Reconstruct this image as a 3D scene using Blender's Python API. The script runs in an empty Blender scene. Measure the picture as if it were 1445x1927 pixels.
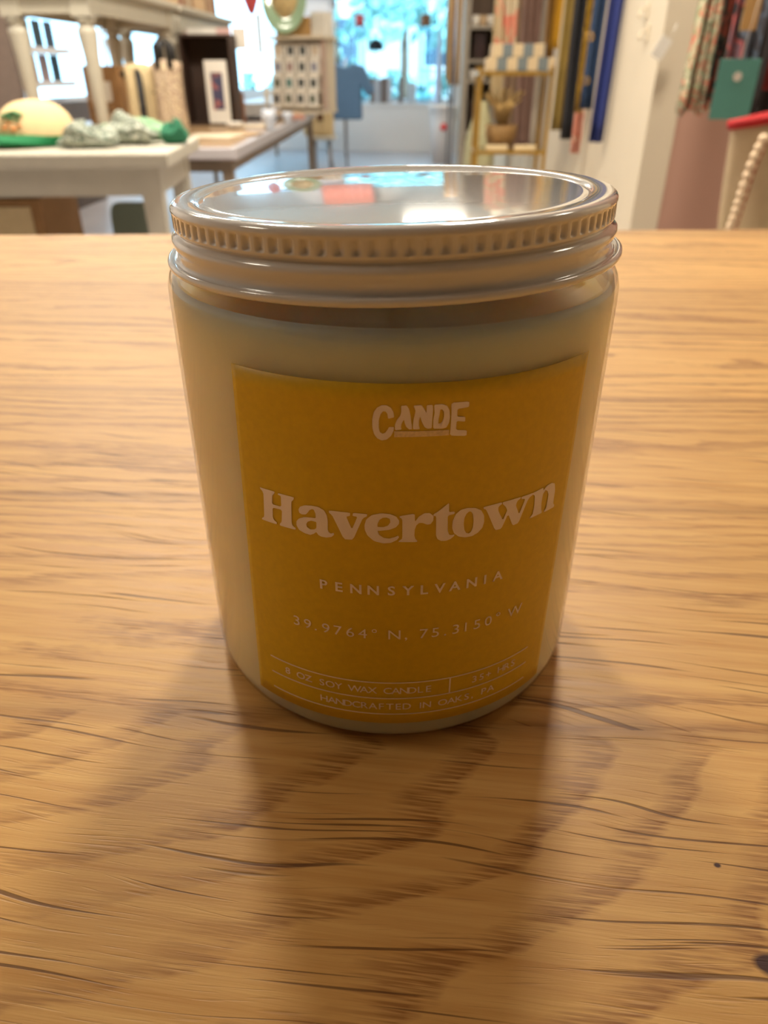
import bpy, bmesh, math, random
from mathutils import Vector, Matrix
from math import sin, cos, pi, radians as R

# ------------------------------------------------------------------ camera, world, sun, exposure
sc = bpy.context.scene
COL = sc.collection
F_PX, PITCH, YAW = 1340.0, 0.5518, R(2.8)
RZ = Matrix.Rotation(YAW, 3, 'Z')
CAM = RZ @ Vector((-0.00147, -0.1222, 0.1014))
cam_d = bpy.data.cameras.new('camera')
cam = bpy.data.objects.new('camera', cam_d)
COL.objects.link(cam)
cam.location = CAM
cam.rotation_euler = (pi / 2 - PITCH, 0, YAW)
cam_d.sensor_fit = 'VERTICAL'
cam_d.sensor_height = 36.0
cam_d.sensor_width = 27.0
cam_d.lens = F_PX * 36.0 / 1927
cam_d.clip_start = 0.005
cam_d.clip_end = 200
cam_d.dof.use_dof = True
cam_d.dof.focus_distance = 0.104
cam_d.dof.aperture_fstop = 26.0
sc.camera = cam

sc.view_settings.view_transform = 'Standard'
sc.view_settings.look = 'None'
sc.view_settings.gamma = 1
sc.view_settings.use_curve_mapping = False
sc.view_settings.exposure = -0.06

world = bpy.data.worlds.new('world')
sc.world = world
world.use_nodes = True
wn = world.node_tree.nodes
bg = wn['Background']
bg.inputs['Color'].default_value = (0.42, 0.74, 1.0, 1)
bg.inputs['Strength'].default_value = 6.0

def light(name, kind, loc, energy, color, rot=(0, 0, 0), **kw):
    d = bpy.data.lights.new(name, kind)
    d.energy = energy
    d.color = color
    for k, v in kw.items():
        setattr(d, k, v)
    o = bpy.data.objects.new(name, d)
    COL.objects.link(o)
    o.location = loc
    o.rotation_euler = rot
    return o

light('sun', 'SUN', (0, 20, 20), 13.0, (0.55, 0.85, 1.0), (R(38), R(25), 0), angle=R(1))

# ceiling lamp table: x, y, watts, size x, size y  (lamps are built further down)
CEIL = 2.2
LAMPS = [(0.10, 8.4, 40, 0.7, 0.9), (-1.0, 2.6, 92, 0.35, 0.35), (0.42, 2.2, 76, 0.35, 0.35),
         (-2.5, 7.4, 40, 0.6, 1.0), (0.45, 5.6, 22, 0.4, 0.8), (-2.4, 3.9, 34, 0.6, 0.6),
         (1.9, 1.6, 5, 0.5, 0.5), (-2.2, 0.1, 9, 0.6, 0.6)]
LAMP_COLOR = (1.0, 0.915, 0.78)

# ------------------------------------------------------------------ helpers
def at(px, py, Y):
    """the point at distance Y (room axis) seen in the photo's column px, row py"""
    a = (px - 722.5) / F_PX
    b = -(py - 963.5) / F_PX
    d = RZ @ Vector((a, cos(PITCH) + b * sin(PITCH), -sin(PITCH) + b * cos(PITCH)))
    return CAM + d * ((Y - CAM.y) / d.y)

class MB:
    def __init__(s):
        s.v = []; s.f = []; s.mi = []; s.smooth = []
    def add(s, vs, fs, smooth=False, mi=0):
        n = len(s.v)
        s.v += [tuple(v) for v in vs]
        s.f += [tuple(n + i for i in f) for f in fs]
        s.mi += [mi] * len(fs)
        s.smooth += [smooth] * len(fs)
        return s
    def box(s, x0, x1, y0, y1, z0, z1, m=None, mi=0):
        vs = [Vector((x, y, z)) for x in (x0, x1) for y in (y0, y1) for z in (z0, z1)]
        if m is not None: vs = [m @ v for v in vs]
        return s.add(vs, [(0, 1, 3, 2), (4, 6, 7, 5), (0, 4, 5, 1), (2, 3, 7, 6), (0, 2, 6, 4), (1, 5, 7, 3)], mi=mi)
    def tube(s, pts, r, n=12, cap=True, mi=0):
        pts = [Vector(p) for p in pts]
        rs = r if isinstance(r, (list, tuple)) else [r] * len(pts)
        vs = []; fs = []
        up = None
        for i, p in enumerate(pts):
            t = (pts[min(i + 1, len(pts) - 1)] - pts[max(i - 1, 0)]).normalized()
            if up is None: up = Vector((0, 0, 1)) if abs(t.z) < 0.9 else Vector((1, 0, 0))
            a = t.cross(up).normalized(); b = t.cross(a).normalized()
            for k in range(n):
                q = 2 * pi * k / n
                vs.append(p + (a * cos(q) + b * sin(q)) * rs[i])
        for i in range(len(pts) - 1):
            for k in range(n):
                k2 = (k + 1) % n
                fs.append((i * n + k, i * n + k2, (i + 1) * n + k2, (i + 1) * n + k))
        if cap:
            fs.append(tuple(range(n - 1, -1, -1)))
            fs.append(tuple((len(pts) - 1) * n + k for k in range(n)))
        return s.add(vs, fs, True, mi)
    def lathe(s, prof, n=48, c=(0, 0, 0), sx=1, sy=1, mi=0, rmod=None):
        """profile of (r, z); r == 0 closes the end"""
        vs = []; rows = []
        for (r, z) in prof:
            if r == 0:
                rows.append([len(vs)]); vs.append((c[0], c[1], c[2] + z))
            else:
                row = []
                for k in range(n):
                    q = 2 * pi * k / n
                    rr = r if rmod is None else rmod(r, z, k)
                    row.append(len(vs)); vs.append((c[0] + rr * cos(q) * sx, c[1] + rr * sin(q) * sy, c[2] + z))
                rows.append(row)
        fs = []
        for A, B in zip(rows[:-1], rows[1:]):
            for k in range(n):
                k2 = (k + 1) % n
                if len(A) == 1 and len(B) == 1: continue
                if len(A) == 1: fs.append((A[0], B[k2], B[k]))
                elif len(B) == 1: fs.append((A[k], A[k2], B[0]))
                else: fs.append((A[k], A[k2], B[k2], B[k]))
        return s.add(vs, fs, True, mi)
    def poly(s, pts, mi=0):
        return s.add(pts, [tuple(range(len(pts)))], mi=mi)
    def build(s, name, mat, parent=None, mods=()):
        me = bpy.data.meshes.new(name)
        me.from_pydata(s.v, [], s.f)
        bm = bmesh.new(); bm.from_mesh(me)
        bmesh.ops.recalc_face_normals(bm, faces=bm.faces)
        bm.to_mesh(me); bm.free()
        me.polygons.foreach_set('use_smooth', s.smooth)
        me.polygons.foreach_set('material_index', s.mi)
        for m in (mat if isinstance(mat, (list, tuple)) else [mat]): me.materials.append(m)
        o = bpy.data.objects.new(name, me)
        COL.objects.link(o)
        if parent: o.parent = parent
        for m in mods:
            kind, kw = m
            md = o.modifiers.new(kind.lower(), kind)
            for k, v in kw.items(): setattr(md, k, v)
        return o

BEV = ('BEVEL', dict(width=0.004, segments=2, limit_method='ANGLE'))
def bev(w, seg=2): return ('BEVEL', dict(width=w, segments=seg, limit_method='ANGLE'))
def solid(t): return ('SOLIDIFY', dict(thickness=t, offset=0))
def subd(n=1): return ('SUBSURF', dict(levels=n, render_levels=n))

def tag(o, label=None, cat=None, group=None, kind=None):
    if label: o['label'] = label
    if cat: o['category'] = cat
    if group: o['group'] = group
    if kind: o['kind'] = kind
    return o

def thing(name, label, cat, loc=(0, 0, 0), rz=0, group=None):
    o = bpy.data.objects.new(name, None)
    o.empty_display_size = 0.05
    COL.objects.link(o)
    o.location = loc
    o.rotation_euler = (0, 0, rz)
    return tag(o, label, cat, group)

def copy_tree(o, parent=None):
    c = o.copy(); COL.objects.link(c)
    if parent: c.parent = parent
    for ch in list(o.children): copy_tree(ch, c)
    return c

# ------------------------------------------------------------------ materials
def rgb(r, g, b):
    """sRGB 0-255 to linear"""
    def l(c):
        c /= 255.0
        return c / 12.92 if c <= 0.04045 else ((c + 0.055) / 1.055) ** 2.4
    return (l(r), l(g), l(b), 1)

class NT:
    def __init__(s, name):
        s.m = bpy.data.materials.new(name); s.m.use_nodes = True
        s.t = s.m.node_tree; s.n = s.t.nodes; s.bsdf = s.n['Principled BSDF']
    def node(s, t, ins=None, **kw):
        x = s.n.new(t)
        for k, v in kw.items(): setattr(x, k, v)
        for k, v in (ins or {}).items(): s.put(x.inputs[k], v)
        return x
    def put(s, sock, v):
        if isinstance(v, bpy.types.NodeSocket): s.t.links.new(v, sock)
        elif isinstance(v, bpy.types.Node): s.t.links.new(v.outputs[0], sock)
        else: sock.default_value = v
    def math(s, op, a, b=0.0, c=0.0, clamp=False):
        x = s.n.new('ShaderNodeMath'); x.operation = op; x.use_clamp = clamp
        s.put(x.inputs[0], a); s.put(x.inputs[1], b); s.put(x.inputs[2], c)
        return x.outputs[0]
    def ramp(s, fac, stops, interp='LINEAR'):
        x = s.n.new('ShaderNodeValToRGB'); x.color_ramp.interpolation = interp
        e = x.color_ramp.elements
        while len(e) < len(stops): e.new(0.5)
        for el, (p, c) in zip(e, stops): el.position = p; el.color = c if len(c) == 4 else (*c, 1)
        s.put(x.inputs[0], fac); return x.outputs[0]
    def mix(s, fac, a, b, blend='MIX'):
        x = s.n.new('ShaderNodeMix'); x.data_type = 'RGBA'; x.blend_type = blend
        s.put(x.inputs[0], fac); s.put(x.inputs[6], a); s.put(x.inputs[7], b)
        return x.outputs[2]
    def noise(s, vec, scale, detail=2, rough=0.5, dist=0.0):
        x = s.node('ShaderNodeTexNoise', {'Scale': scale, 'Detail': detail, 'Roughness': rough, 'Distortion': dist})
        if vec is not None: s.put(x.inputs['Vector'], vec)
        return x.outputs[0]
    def mapping(s, vec, scale=(1, 1, 1), rot=(0, 0, 0), loc=(0, 0, 0)):
        x = s.node('ShaderNodeMapping', {'Scale': scale, 'Rotation': rot, 'Location': loc})
        s.put(x.inputs['Vector'], vec); return x.outputs[0]
    def obj(s): return s.node('ShaderNodeTexCoord').outputs['Object']
    def bump(s, h, strength, dist=0.001):
        x = s.node('ShaderNodeBump', {'Strength': strength, 'Distance': dist})
        s.put(x.inputs['Height'], h); s.put(s.bsdf.inputs['Normal'], x.outputs[0])

def mat(name, col, rough=0.6, var=0.08, scale=20, metal=0.0, spec=0.5, coat=0.0, sheen=0.0):
    """a plain surface with a faint procedural mottling of its own colour"""
    n = NT(name)
    a = tuple(c * (1 - var) for c in col[:3]) + (1,)
    b = tuple(min(1, c * (1 + var)) for c in col[:3]) + (1,)
    n.put(n.bsdf.inputs['Base Color'], n.ramp(n.noise(n.obj(), scale, 3), [(0.3, a), (0.7, b)]))
    n.bsdf.inputs['Roughness'].default_value = rough
    n.bsdf.inputs['Metallic'].default_value = metal
    n.bsdf.inputs['Specular IOR Level'].default_value = spec
    n.bsdf.inputs['Coat Weight'].default_value = coat
    n.bsdf.inputs['Sheen Weight'].default_value = sheen
    return n.m

def print_mat(name, cols, scale=(12, 12, 12), rough=0.85, detail=1.5, dist=0.6):
    """printed or woven cloth: patches of several colours"""
    n = NT(name)
    v = n.mapping(n.obj(), scale)
    f = n.noise(v, 1.0, detail, 0.55, dist)
    k = len(cols)
    stops = [(0.30 + 0.40 * i / k, c) for i, c in enumerate(cols)]
    n.put(n.bsdf.inputs['Base Color'], n.ramp(f, stops, 'CONSTANT'))
    n.bsdf.inputs['Roughness'].default_value = rough
    return n.m

def stripe_mat(name, a, b, axis=0, period=0.05, duty=0.5, rough=0.7, check=False):
    n = NT(name)
    sep = n.node('ShaderNodeSeparateXYZ', {'Vector': n.obj()})
    def half(ax): return n.math('GREATER_THAN', n.math('FRACT', n.math('DIVIDE', sep.outputs[ax], period)), duty)
    f = half(axis)
    if check: f = n.math('ABSOLUTE', n.math('SUBTRACT', f, half(check)))
    n.put(n.bsdf.inputs['Base Color'], n.mix(f, a, b))
    n.bsdf.inputs['Roughness'].default_value = rough
    return n.m

def glass_mat(name, tint=(1, 1, 1, 1), rough=0.02, fres=1.5, body=0.0, body_col=(1, 1, 1, 1)):
    """thin clear glass: clear sheet with its fresnel sheen"""
    n = NT(name)
    tr = n.node('ShaderNodeBsdfTransparent', {'Color': tint})
    gl = n.node('ShaderNodeBsdfGlossy', {'Roughness': rough})
    ge = n.node('ShaderNodeNewGeometry')                       # Schlick's fresnel, the same from both sides of the sheet
    dt = n.node('ShaderNodeVectorMath', operation='DOT_PRODUCT'); n.put(dt.inputs[0], ge.outputs['Normal']); n.put(dt.inputs[1], ge.outputs['Incoming'])
    f5 = n.math('POWER', n.math('SUBTRACT', 1.0, n.math('ABSOLUTE', dt.outputs['Value']), clamp=True), 5.0)
    fr = n.math('MULTIPLY_ADD', f5, 0.96, 0.04)
    base = tr.outputs[0]
    if body:
        df = n.node('ShaderNodeBsdfDiffuse', {'Color': body_col})
        m0 = n.node('ShaderNodeMixShader', {0: body}); n.put(m0.inputs[1], base); n.put(m0.inputs[2], df); base = m0.outputs[0]
    m = n.node('ShaderNodeMixShader'); n.put(m.inputs[0], fr); n.put(m.inputs[1], base); n.put(m.inputs[2], gl)
    n.put(n.n['Material Output'].inputs['Surface'], m)
    return n.m

def emit_mat(name, col, strength):
    n = NT(name)
    n.bsdf.inputs['Base Color'].default_value = col
    n.bsdf.inputs['Emission Color'].default_value = col
    n.bsdf.inputs['Emission Strength'].default_value = strength
    return n.m

def oak_mat():
    n = NT('oiled_oak')
    co = n.obj()
    sep = n.node('ShaderNodeSeparateXYZ', {'Vector': co})
    x, y = sep.outputs[0], sep.outputs[1]
    pl = n.math('FLOOR', n.math('DIVIDE', n.math('SUBTRACT', y, 0.1262), 0.0785))   # plank number
    py = n.math('SUBTRACT', n.math('SUBTRACT', y, 0.1262), n.math('MULTIPLY', pl, 0.0785))  # place across it
    wn_ = n.node('ShaderNodeTexWhiteNoise', noise_dimensions='1D'); n.put(wn_.inputs['W'], pl)
    rnd = wn_.outputs['Value']
    # per plank shift of all the noises
    off = n.node('ShaderNodeCombineXYZ'); n.put(off.inputs[0], n.math('MULTIPLY', rnd, 37.0)); n.put(off.inputs[1], n.math('MULTIPLY', rnd, 11.0))
    va = n.node('ShaderNodeVectorMath', operation='ADD'); n.put(va.inputs[0], co); n.put(va.inputs[1], off.outputs[0])
    v = va.outputs[0]
    warp = n.noise(n.mapping(v, (9, 28, 9)), 1.0, 2, 0.5)          # slow wander of the grain
    warp2 = n.noise(n.mapping(v, (60, 160, 60)), 1.0, 3, 0.6)
    # growth rings of the near plank: long arches opening to the left
    ex = n.math('DIVIDE', n.math('ADD', x, 0.080), 0.0185)
    ey = n.math('DIVIDE', n.math('ADD', y, 0.029), 0.0085)
    rad = n.math('SQRT', n.math('ADD', n.math('MULTIPLY', ex, ex), n.math('MULTIPLY', ey, ey)))
    # straight grain of the others with gentle cathedrals
    cy_ = n.math('SUBTRACT', py, n.math('MULTIPLY_ADD', rnd, 0.03, 0.022))
    cath = n.math('ADD', n.math('MULTIPLY', n.math('MULTIPLY', cy_, cy_), 2600.0), n.math('MULTIPLY', x, n.math('MULTIPLY_ADD', rnd, 16.0, -6.0)))
    near = n.math('LESS_THAN', y, -0.0308)
    g = n.math('ADD', n.math('MULTIPLY', rad, near), n.math('MULTIPLY', cath, n.math('SUBTRACT', 1.0, near)))
    g = n.math('ADD', g, n.math('MULTIPLY', warp, 2.6))
    g = n.math('ADD', g, n.math('MULTIPLY', warp2, 0.55))
    fr = n.math('FRACT', g)
    band = n.ramp(fr, [(0.0, (0, 0, 0)), (0.52, (0.03,) * 3), (0.72, (0.8,) * 3), (0.88, (1, 1, 1)), (0.97, (0.0,) * 3)])
    # fibres that break the bands up into dashes
    rotv = n.mapping(v, (1, 1, 1), (0, 0, R(4.5)))
    fib = n.noise(n.mapping(rotv, (85, 2300, 1)), 1.0, 2, 0.6)
    fib2 = n.noise(n.mapping(rotv, (16, 420, 1)), 1.0, 3, 0.6)
    dash = n.math('MULTIPLY', band, n.ramp(fib, [(0.38, (0.05,) * 3), (0.58, (1, 1, 1))]))
    patch = n.ramp(n.noise(n.mapping(v, (14, 40, 1)), 1.0, 2, 0.5), [(0.30, (0.35,) * 3), (0.55, (1, 1, 1))])
    dash = n.math('MULTIPLY', dash, patch)
    # open pores: long thin dark lines
    wv = n.node('ShaderNodeVectorMath', operation='ADD')
    cw = n.node('ShaderNodeCombineXYZ'); n.put(cw.inputs[1], n.math('MULTIPLY', warp, 0.022))
    n.put(wv.inputs[0], rotv); n.put(wv.inputs[1], cw.outputs[0])
    pore = n.noise(n.mapping(wv.outputs[0], (19, 1150, 1), loc=(3, 7, 0)), 1.0, 1.0, 0.5)
    pore = n.ramp(pore, [(0.645, (0, 0, 0)), (0.70, (1, 1, 1))])
    pore_f = n.noise(n.mapping(wv.outputs[0], (90, 2200, 1), loc=(1, 2, 0)), 1.0, 1.0, 0.5)
    pore_f = n.ramp(pore_f, [(0.62, (0, 0, 0)), (0.78, (1, 1, 1))])
    # knots
    def knot(kx, ky, r):
        dx = n.math('DIVIDE', n.math('SUBTRACT', x, kx), r * 1.3); dy = n.math('DIVIDE', n.math('SUBTRACT', y, ky), r)
        d = n.math('SQRT', n.math('ADD', n.math('MULTIPLY', dx, dx), n.math('MULTIPLY', dy, dy)))
        d = n.math('ADD', d, n.math('MULTIPLY', n.math('SUBTRACT', warp2, 0.5), 1.4))
        return n.ramp(d, [(0.55, (1, 1, 1)), (1.0, (0, 0, 0))])
    kn = n.math('MAXIMUM', knot(0.0535, -0.0703, 0.0016), knot(0.0515, -0.0564, 0.0005))
    light_c = rgb(224, 178, 108); mid_c = rgb(204, 153, 84); dark_c = rgb(142, 93, 42)
    basec = n.mix(n.ramp(fib2, [(0.32, (0, 0, 0)), (0.68, (1, 1, 1))]), mid_c, light_c)
    tone = n.ramp(rnd, [(0.0, (0.86, 0.84, 0.80)), (0.5, (1.0,) * 3), (1.0, (1.08, 1.07, 1.04))])
    basec = n.mix(1.0, basec, tone, 'MULTIPLY')
    basec = n.mix(n.math('MULTIPLY', dash, 0.95), basec, dark_c)
    basec = n.mix(n.math('MULTIPLY', pore, 0.75), basec, rgb(84, 46, 16))
    basec = n.mix(n.math('MULTIPLY', pore_f, 0.28), basec, rgb(120, 74, 34))
    basec = n.mix(kn, basec, rgb(60, 28, 20))
    # hairline joint between planks
    jd = n.math('MINIMUM', py, n.math('SUBTRACT', 0.0785, py))
    joint = n.ramp(jd, [(0.0, (1, 1, 1)), (0.0005, (0, 0, 0))])
    basec = n.mix(n.math('MULTIPLY', joint, 0.35), basec, rgb(110, 66, 30))
    n.put(n.bsdf.inputs['Base Color'], basec)
    n.put(n.bsdf.inputs['Roughness'], n.math('MULTIPLY_ADD', fib2, 0.22, 0.36))
    n.bsdf.inputs['Specular IOR Level'].default_value = 0.35
    hgt = n.math('SUBTRACT', n.math('MULTIPLY', fib, 0.35), n.math('ADD', pore, n.math('MULTIPLY', pore_f, 0.4)))
    n.bump(hgt, 0.35, 0.00025)
    return n.m

OAK = oak_mat()
WHITE = mat('painted_white_wood', rgb(190, 184, 168), 0.45, 0.03)
WALLM = mat('cream_wall_paint', rgb(206, 192, 168), 0.8, 0.02, 3)
WALLW = mat('pale_wall_paint', rgb(214, 208, 205), 0.8, 0.02, 3)
PINKW = mat('dusty_pink_wall_paint', rgb(182, 142, 124), 0.8, 0.03, 3)
FLOORM = mat('pale_grey_floor', rgb(176, 170, 172), 0.35, 0.05, 5)
CEILM = mat('ceiling_paint', rgb(205, 198, 186), 0.9, 0.02, 2)
KRAFT = mat('kraft_card', rgb(150, 112, 70), 0.8, 0.06, 30)
BROWN = mat('brown_wood', rgb(96, 62, 36), 0.55, 0.15, 12)
DARK = mat('dark_brown_wood', rgb(58, 38, 26), 0.6, 0.15, 12)
CREAM = mat('cream_canvas', rgb(206, 184, 142), 0.9, 0.05, 60)
PAPER = mat('white_paper', rgb(222, 216, 205), 0.8, 0.02, 20)
BLACK = mat('black_webbing', rgb(24, 22, 22), 0.6, 0.1, 40)
GOLD = mat('brushed_gold_metal', rgb(176, 138, 60), 0.35, 0.08, 20, metal=0.7)
STEEL = mat('grey_metal', rgb(150, 150, 155), 0.35, 0.05, 20, metal=0.8)
CLEAR = glass_mat('clear_glass', (0.97, 0.99, 0.99, 1))

# ------------------------------------------------------------------ the setting
FL = -0.90
def struct(name, mb, m, mods=()):
    o = mb.build(name, m, None, mods); o['kind'] = 'structure'; return o
XL, XR, XRR, YB, YP, YF = -3.6, 0.80, 2.6, 12.2, 2.8, -2.6
struct('floor', MB().box(XL - .1, XRR + .1, YF - .1, YB + .2, FL - .1, FL), FLOORM)
struct('ceiling', MB().box(XL - .1, XRR + .1, YF - .1, YB + .2, CEIL, CEIL + .1), CEILM)
def left_wall():
    m = MB()
    m.box(XL - .1, XL, YF - .1, 7.1, FL, CEIL); m.box(XL - .1, XL, 11.7, YB + .2, FL, CEIL)
    m.box(XL - .1, XL, 7.1, 11.7, FL, -.15); m.box(XL - .1, XL, 7.1, 11.7, 1.5, CEIL)
    return m
struct('wall_left', left_wall(), WALLW)
fr = MB()
for (y0, y1, q0, q1) in ((7.1, 7.15, -.15, 1.5), (11.65, 11.7, -.15, 1.5), (9.38, 9.42, -.1, 1.45), (7.15, 11.65, -.15, -.1), (7.15, 11.65, 1.45, 1.5)):
    fr.box(XL - .08, XL - .03, y0, y1, q0, q1)
w3 = struct('window_3', fr, WALLW)
MB().box(XL - .056, XL - .05, 7.15, 11.65, -.1, 1.45).build('pane', CLEAR, w3)
struct('wall_right', MB().box(XR, XR + .1, YP + .0, YB + .2, FL, CEIL), WALLM)
struct('wall_pink', MB().box(XR + .1, XRR + .1, YP + .004, YP + .104, FL, CEIL), PINKW)
struct('wall_side', MB().box(XRR, XRR + .1, YF - .1, YP, FL, CEIL), WALLM)
struct('wall_front', MB().box(XL, XRR, YF - .1, YF, FL, CEIL), mat('taupe_wall_paint', rgb(112, 98, 84), .8, .03, 3))
WINS = [(-1.38, 0.45, -0.27, 1.5), (-3.2, -1.78, -0.15, 1.5)]
def back_wall():
    m = MB()
    xs = [XL, -3.2, -1.78, -1.38, 0.45, XR]
    m.box(xs[0], xs[1], YB, YB + .2, FL, CEIL); m.box(xs[2], xs[3], YB, YB + .2, FL, CEIL); m.box(xs[4], xs[5], YB, YB + .2, FL, CEIL)
    for (a, b, z0, z1) in WINS:
        m.box(a, b, YB, YB + .2, FL, z0); m.box(a, b, YB, YB + .2, z1, CEIL)
    return m
struct('wall_back', back_wall(), WALLW)
for i, (a, b, z0, z1) in enumerate(WINS):
    fr = MB()
    for (x0, x1, q0, q1) in ((a, a + .05, z0, z1), (b - .05, b, z0, z1), (a, b, z0, z0 + .05), (a, b, z1 - .05, z1)):
        fr.box(x0, x1, YB + .1, YB + .15, q0, q1)
    w = struct('window_%d' % (i + 1), fr, WALLW)
    p = MB().box(a + .05, b - .05, YB + .122, YB + .128, z0 + .05, z1 - .05).build('pane', CLEAR, w)
struct('trim_1', MB().box(-1.42, 0.5, YB - .28, YB, -0.315, -0.27), WALLW, [bev(.006)])     # deep sill of the shop window
struct('trim_2', MB().box(-1.42, 0.5, YB - .26, YB - .001, FL + .002, -0.316), WALLW)         # low white stall riser under it
struct('baseboard_back', MB().box(-1.42, 0.5, YB - .275, YB - .2601, FL + .001, FL + .16), WALLW)
struct('baseboard_right', MB().box(XR - .015, XR, YP, YB - .3, FL, FL + .12), WALLW)

# ------------------------------------------------------------------ outdoors
GREEN = print_mat('tree_foliage', [rgb(96, 140, 136), rgb(124, 170, 166), rgb(158, 196, 194)], (6, 6, 6))
BARK = mat('tree_bark', rgb(92, 76, 62), 0.9, 0.2, 8)
struct('ground', MB().box(-24, 14, YB + .3, 34, FL - .15, FL - .05), mat('pale_pavement', rgb(150, 150, 148), 0.9, 0.06, 2))
def tree(x, y, r, h, seed, label):
    t = thing('street_tree', label, 'tree', (x, y, FL - .05), group='trees outside the shop window')
    MB().tube([(0, 0, 0), (.04, 0, h * .4), (0, .05, h)], [.14, .11, .07], 10).build('trunk', BARK, t)
    rnd = random.Random(seed); m = MB()
    for k in range(105):
        a = rnd.uniform(0, 2 * pi); u = rnd.uniform(-1, 1); rr = r * rnd.random() ** .33
        c = Vector((rr * cos(a) * math.sqrt(1 - u * u), rr * sin(a) * math.sqrt(1 - u * u), h + rr * u * .8))
        q = rnd.uniform(.14, .34) * r / 1.4
        n1 = Vector((rnd.gauss(0, 1), rnd.gauss(0, 1), rnd.gauss(0, 1))).normalized(); n2 = n1.orthogonal().normalized(); n3 = n1.cross(n2)
        pts = [c + n2 * q, c + n3 * q * .6 + n1 * q * .2, c - n2 * q, c - n3 * q * .6 + n1 * q * .2, c + n1 * q * .45, c - n1 * q * .3]
        m.add(pts, [(0, 1, 4), (1, 2, 4), (2, 3, 4), (3, 0, 4), (1, 0, 5), (2, 1, 5), (3, 2, 5), (0, 3, 5)])
    m.build('crown', GREEN, t)
tree(-1.9, 17.5, 1.5, 2.3, 1, 'leafy tree outside, left edge of the main shop window')
tree(0.7, 19.0, 1.6, 2.6, 2, 'leafy tree outside, right edge of the main shop window')
tree(-0.6, 23.0, 1.5, 3.2, 3, 'farther leafy tree outside, centre of the main shop window')
hd = thing('clipped_hedge', 'low green hedge across the street seen through the shop window', 'hedge', (-0.6, 25.5, FL - .05))
m = MB(); rnd = random.Random(8)
for k in range(500):
    c = Vector((rnd.uniform(-5, 5), rnd.uniform(-.35, .35), rnd.uniform(0.05, 1.0))); q = rnd.uniform(.08, .2)
    n1 = Vector((rnd.gauss(0, 1), rnd.gauss(0, 1), rnd.gauss(0, 1))).normalized(); n2 = n1.orthogonal(); n3 = n1.cross(n2)
    m.add([c + n2 * q, c + n3 * q, c - n2 * q, c - n3 * q, c + n1 * q * .4], [(0, 1, 4), (1, 2, 4), (2, 3, 4), (3, 0, 4)])
m.build('foliage', GREEN, hd)
hs = thing('house', 'pale two-window house far across the street', 'house', (-1.0, 30.0, FL - .05))
MB().box(-4.5, 4.5, 0, 2, 0, 4.2).build('wall', mat('house_siding', rgb(176, 180, 182), 0.9, 0.05, 4), hs)
MB().add([(-5, -.4, 4.1), (5, -.4, 4.1), (5, 2.4, 4.1), (-5, 2.4, 4.1), (-5, 1, 5.9), (5, 1, 5.9)], [(0, 1, 5, 4), (3, 2, 5, 4), (0, 3, 4), (1, 2, 5), (0, 1, 2, 3)]).build('roof', mat('roof_shingle', rgb(92, 96, 104), 0.9, 0.1, 6), hs)
for xx in (-2.6, 0.9):
    w = MB().box(xx, xx + 1.3, -.06, -.001, 1.2, 2.8).build('window', WALLW, hs)
    MB().box(xx + .1, xx + 1.2, -.08, -.061, 1.3, 2.7).build('pane', mat('dark_pane', rgb(60, 80, 96), .1, .05), w)
MB().box(3.0, 3.9, -.06, -.001, 0, 2.1).build('door', BROWN, hs)

# ------------------------------------------------------------------ ceiling lamps
LENS = emit_mat('lamp_diffuser', (1.0, 0.86, 0.66, 1), 6.0)
for i, (x, y, wtt, sx, sy) in enumerate(LAMPS):
    names = ['square ceiling lamp nearest the shop window', 'ceiling lamp above the front of the white display table', 'ceiling lamp in front of the pink wall corner',
             'ceiling lamp over the card tables', 'long ceiling lamp over the middle of the aisle', 'ceiling lamp close to the left wall', 'ceiling lamp right of the oak counter', 'ceiling lamp behind the camera, left of the counter']
    t = thing('ceiling_lamp', names[i], 'ceiling lamp', (x, y, CEIL), group='flat ceiling lamps')
    f = MB()
    a, b = sx / 2, sy / 2
    for (x0, x1, y0, y1) in ((-a - .03, -a, -b - .03, b + .03), (a, a + .03, -b - .03, b + .03), (-a, a, -b - .03, -b), (-a, a, b, b + .03)):
        f.box(x0, x1, y0, y1, -.04, -.0005)
    f.build('frame', WALLW, t)
    MB().box(-a, a, -b, b, -.03, -.02).build('diffuser', LENS, t)
    L = light('lamp_light', 'AREA', (0, 0, -.045), wtt, LAMP_COLOR, shape='RECTANGLE', size=sx, size_y=sy)
    L.parent = t

# ------------------------------------------------------------------ oak counter
ct = thing('oak_counter', 'honey coloured oak counter top the candle stands on', 'counter', (0, 0, FL))
E0, E1 = Vector((-1.5, 0.3136)), Vector((2.0, 0.6286))
m = MB()
top = [(-1.5, -.75), (2.0, -.75), (E1.x, E1.y), (E0.x, E0.y)]
for z in (-.042, 0): m.v += [(x, y, z - FL) for x, y in top]
m.f = [(0, 1, 2, 3), (4, 5, 6, 7), (0, 1, 5, 4), (1, 2, 6, 5), (2, 3, 7, 6), (3, 0, 4, 7)]; m.mi = [0] * 6; m.smooth = [False] * 6
# keep the wood pattern in room coordinates: build the slab with its own origin at the jar
slab = MB(); slab.v = [(x, y, z + FL) for x, y, z in m.v]; slab.f = m.f; slab.mi = m.mi; slab.smooth = m.smooth
so = slab.build('counter_top', OAK, ct, [bev(.004, 3)])
so.location = (0, 0, -FL)
MB().box(-1.44, 1.94, -.68, .22, 0.0, .857).build('cabinet_base', WHITE, ct)

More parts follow.
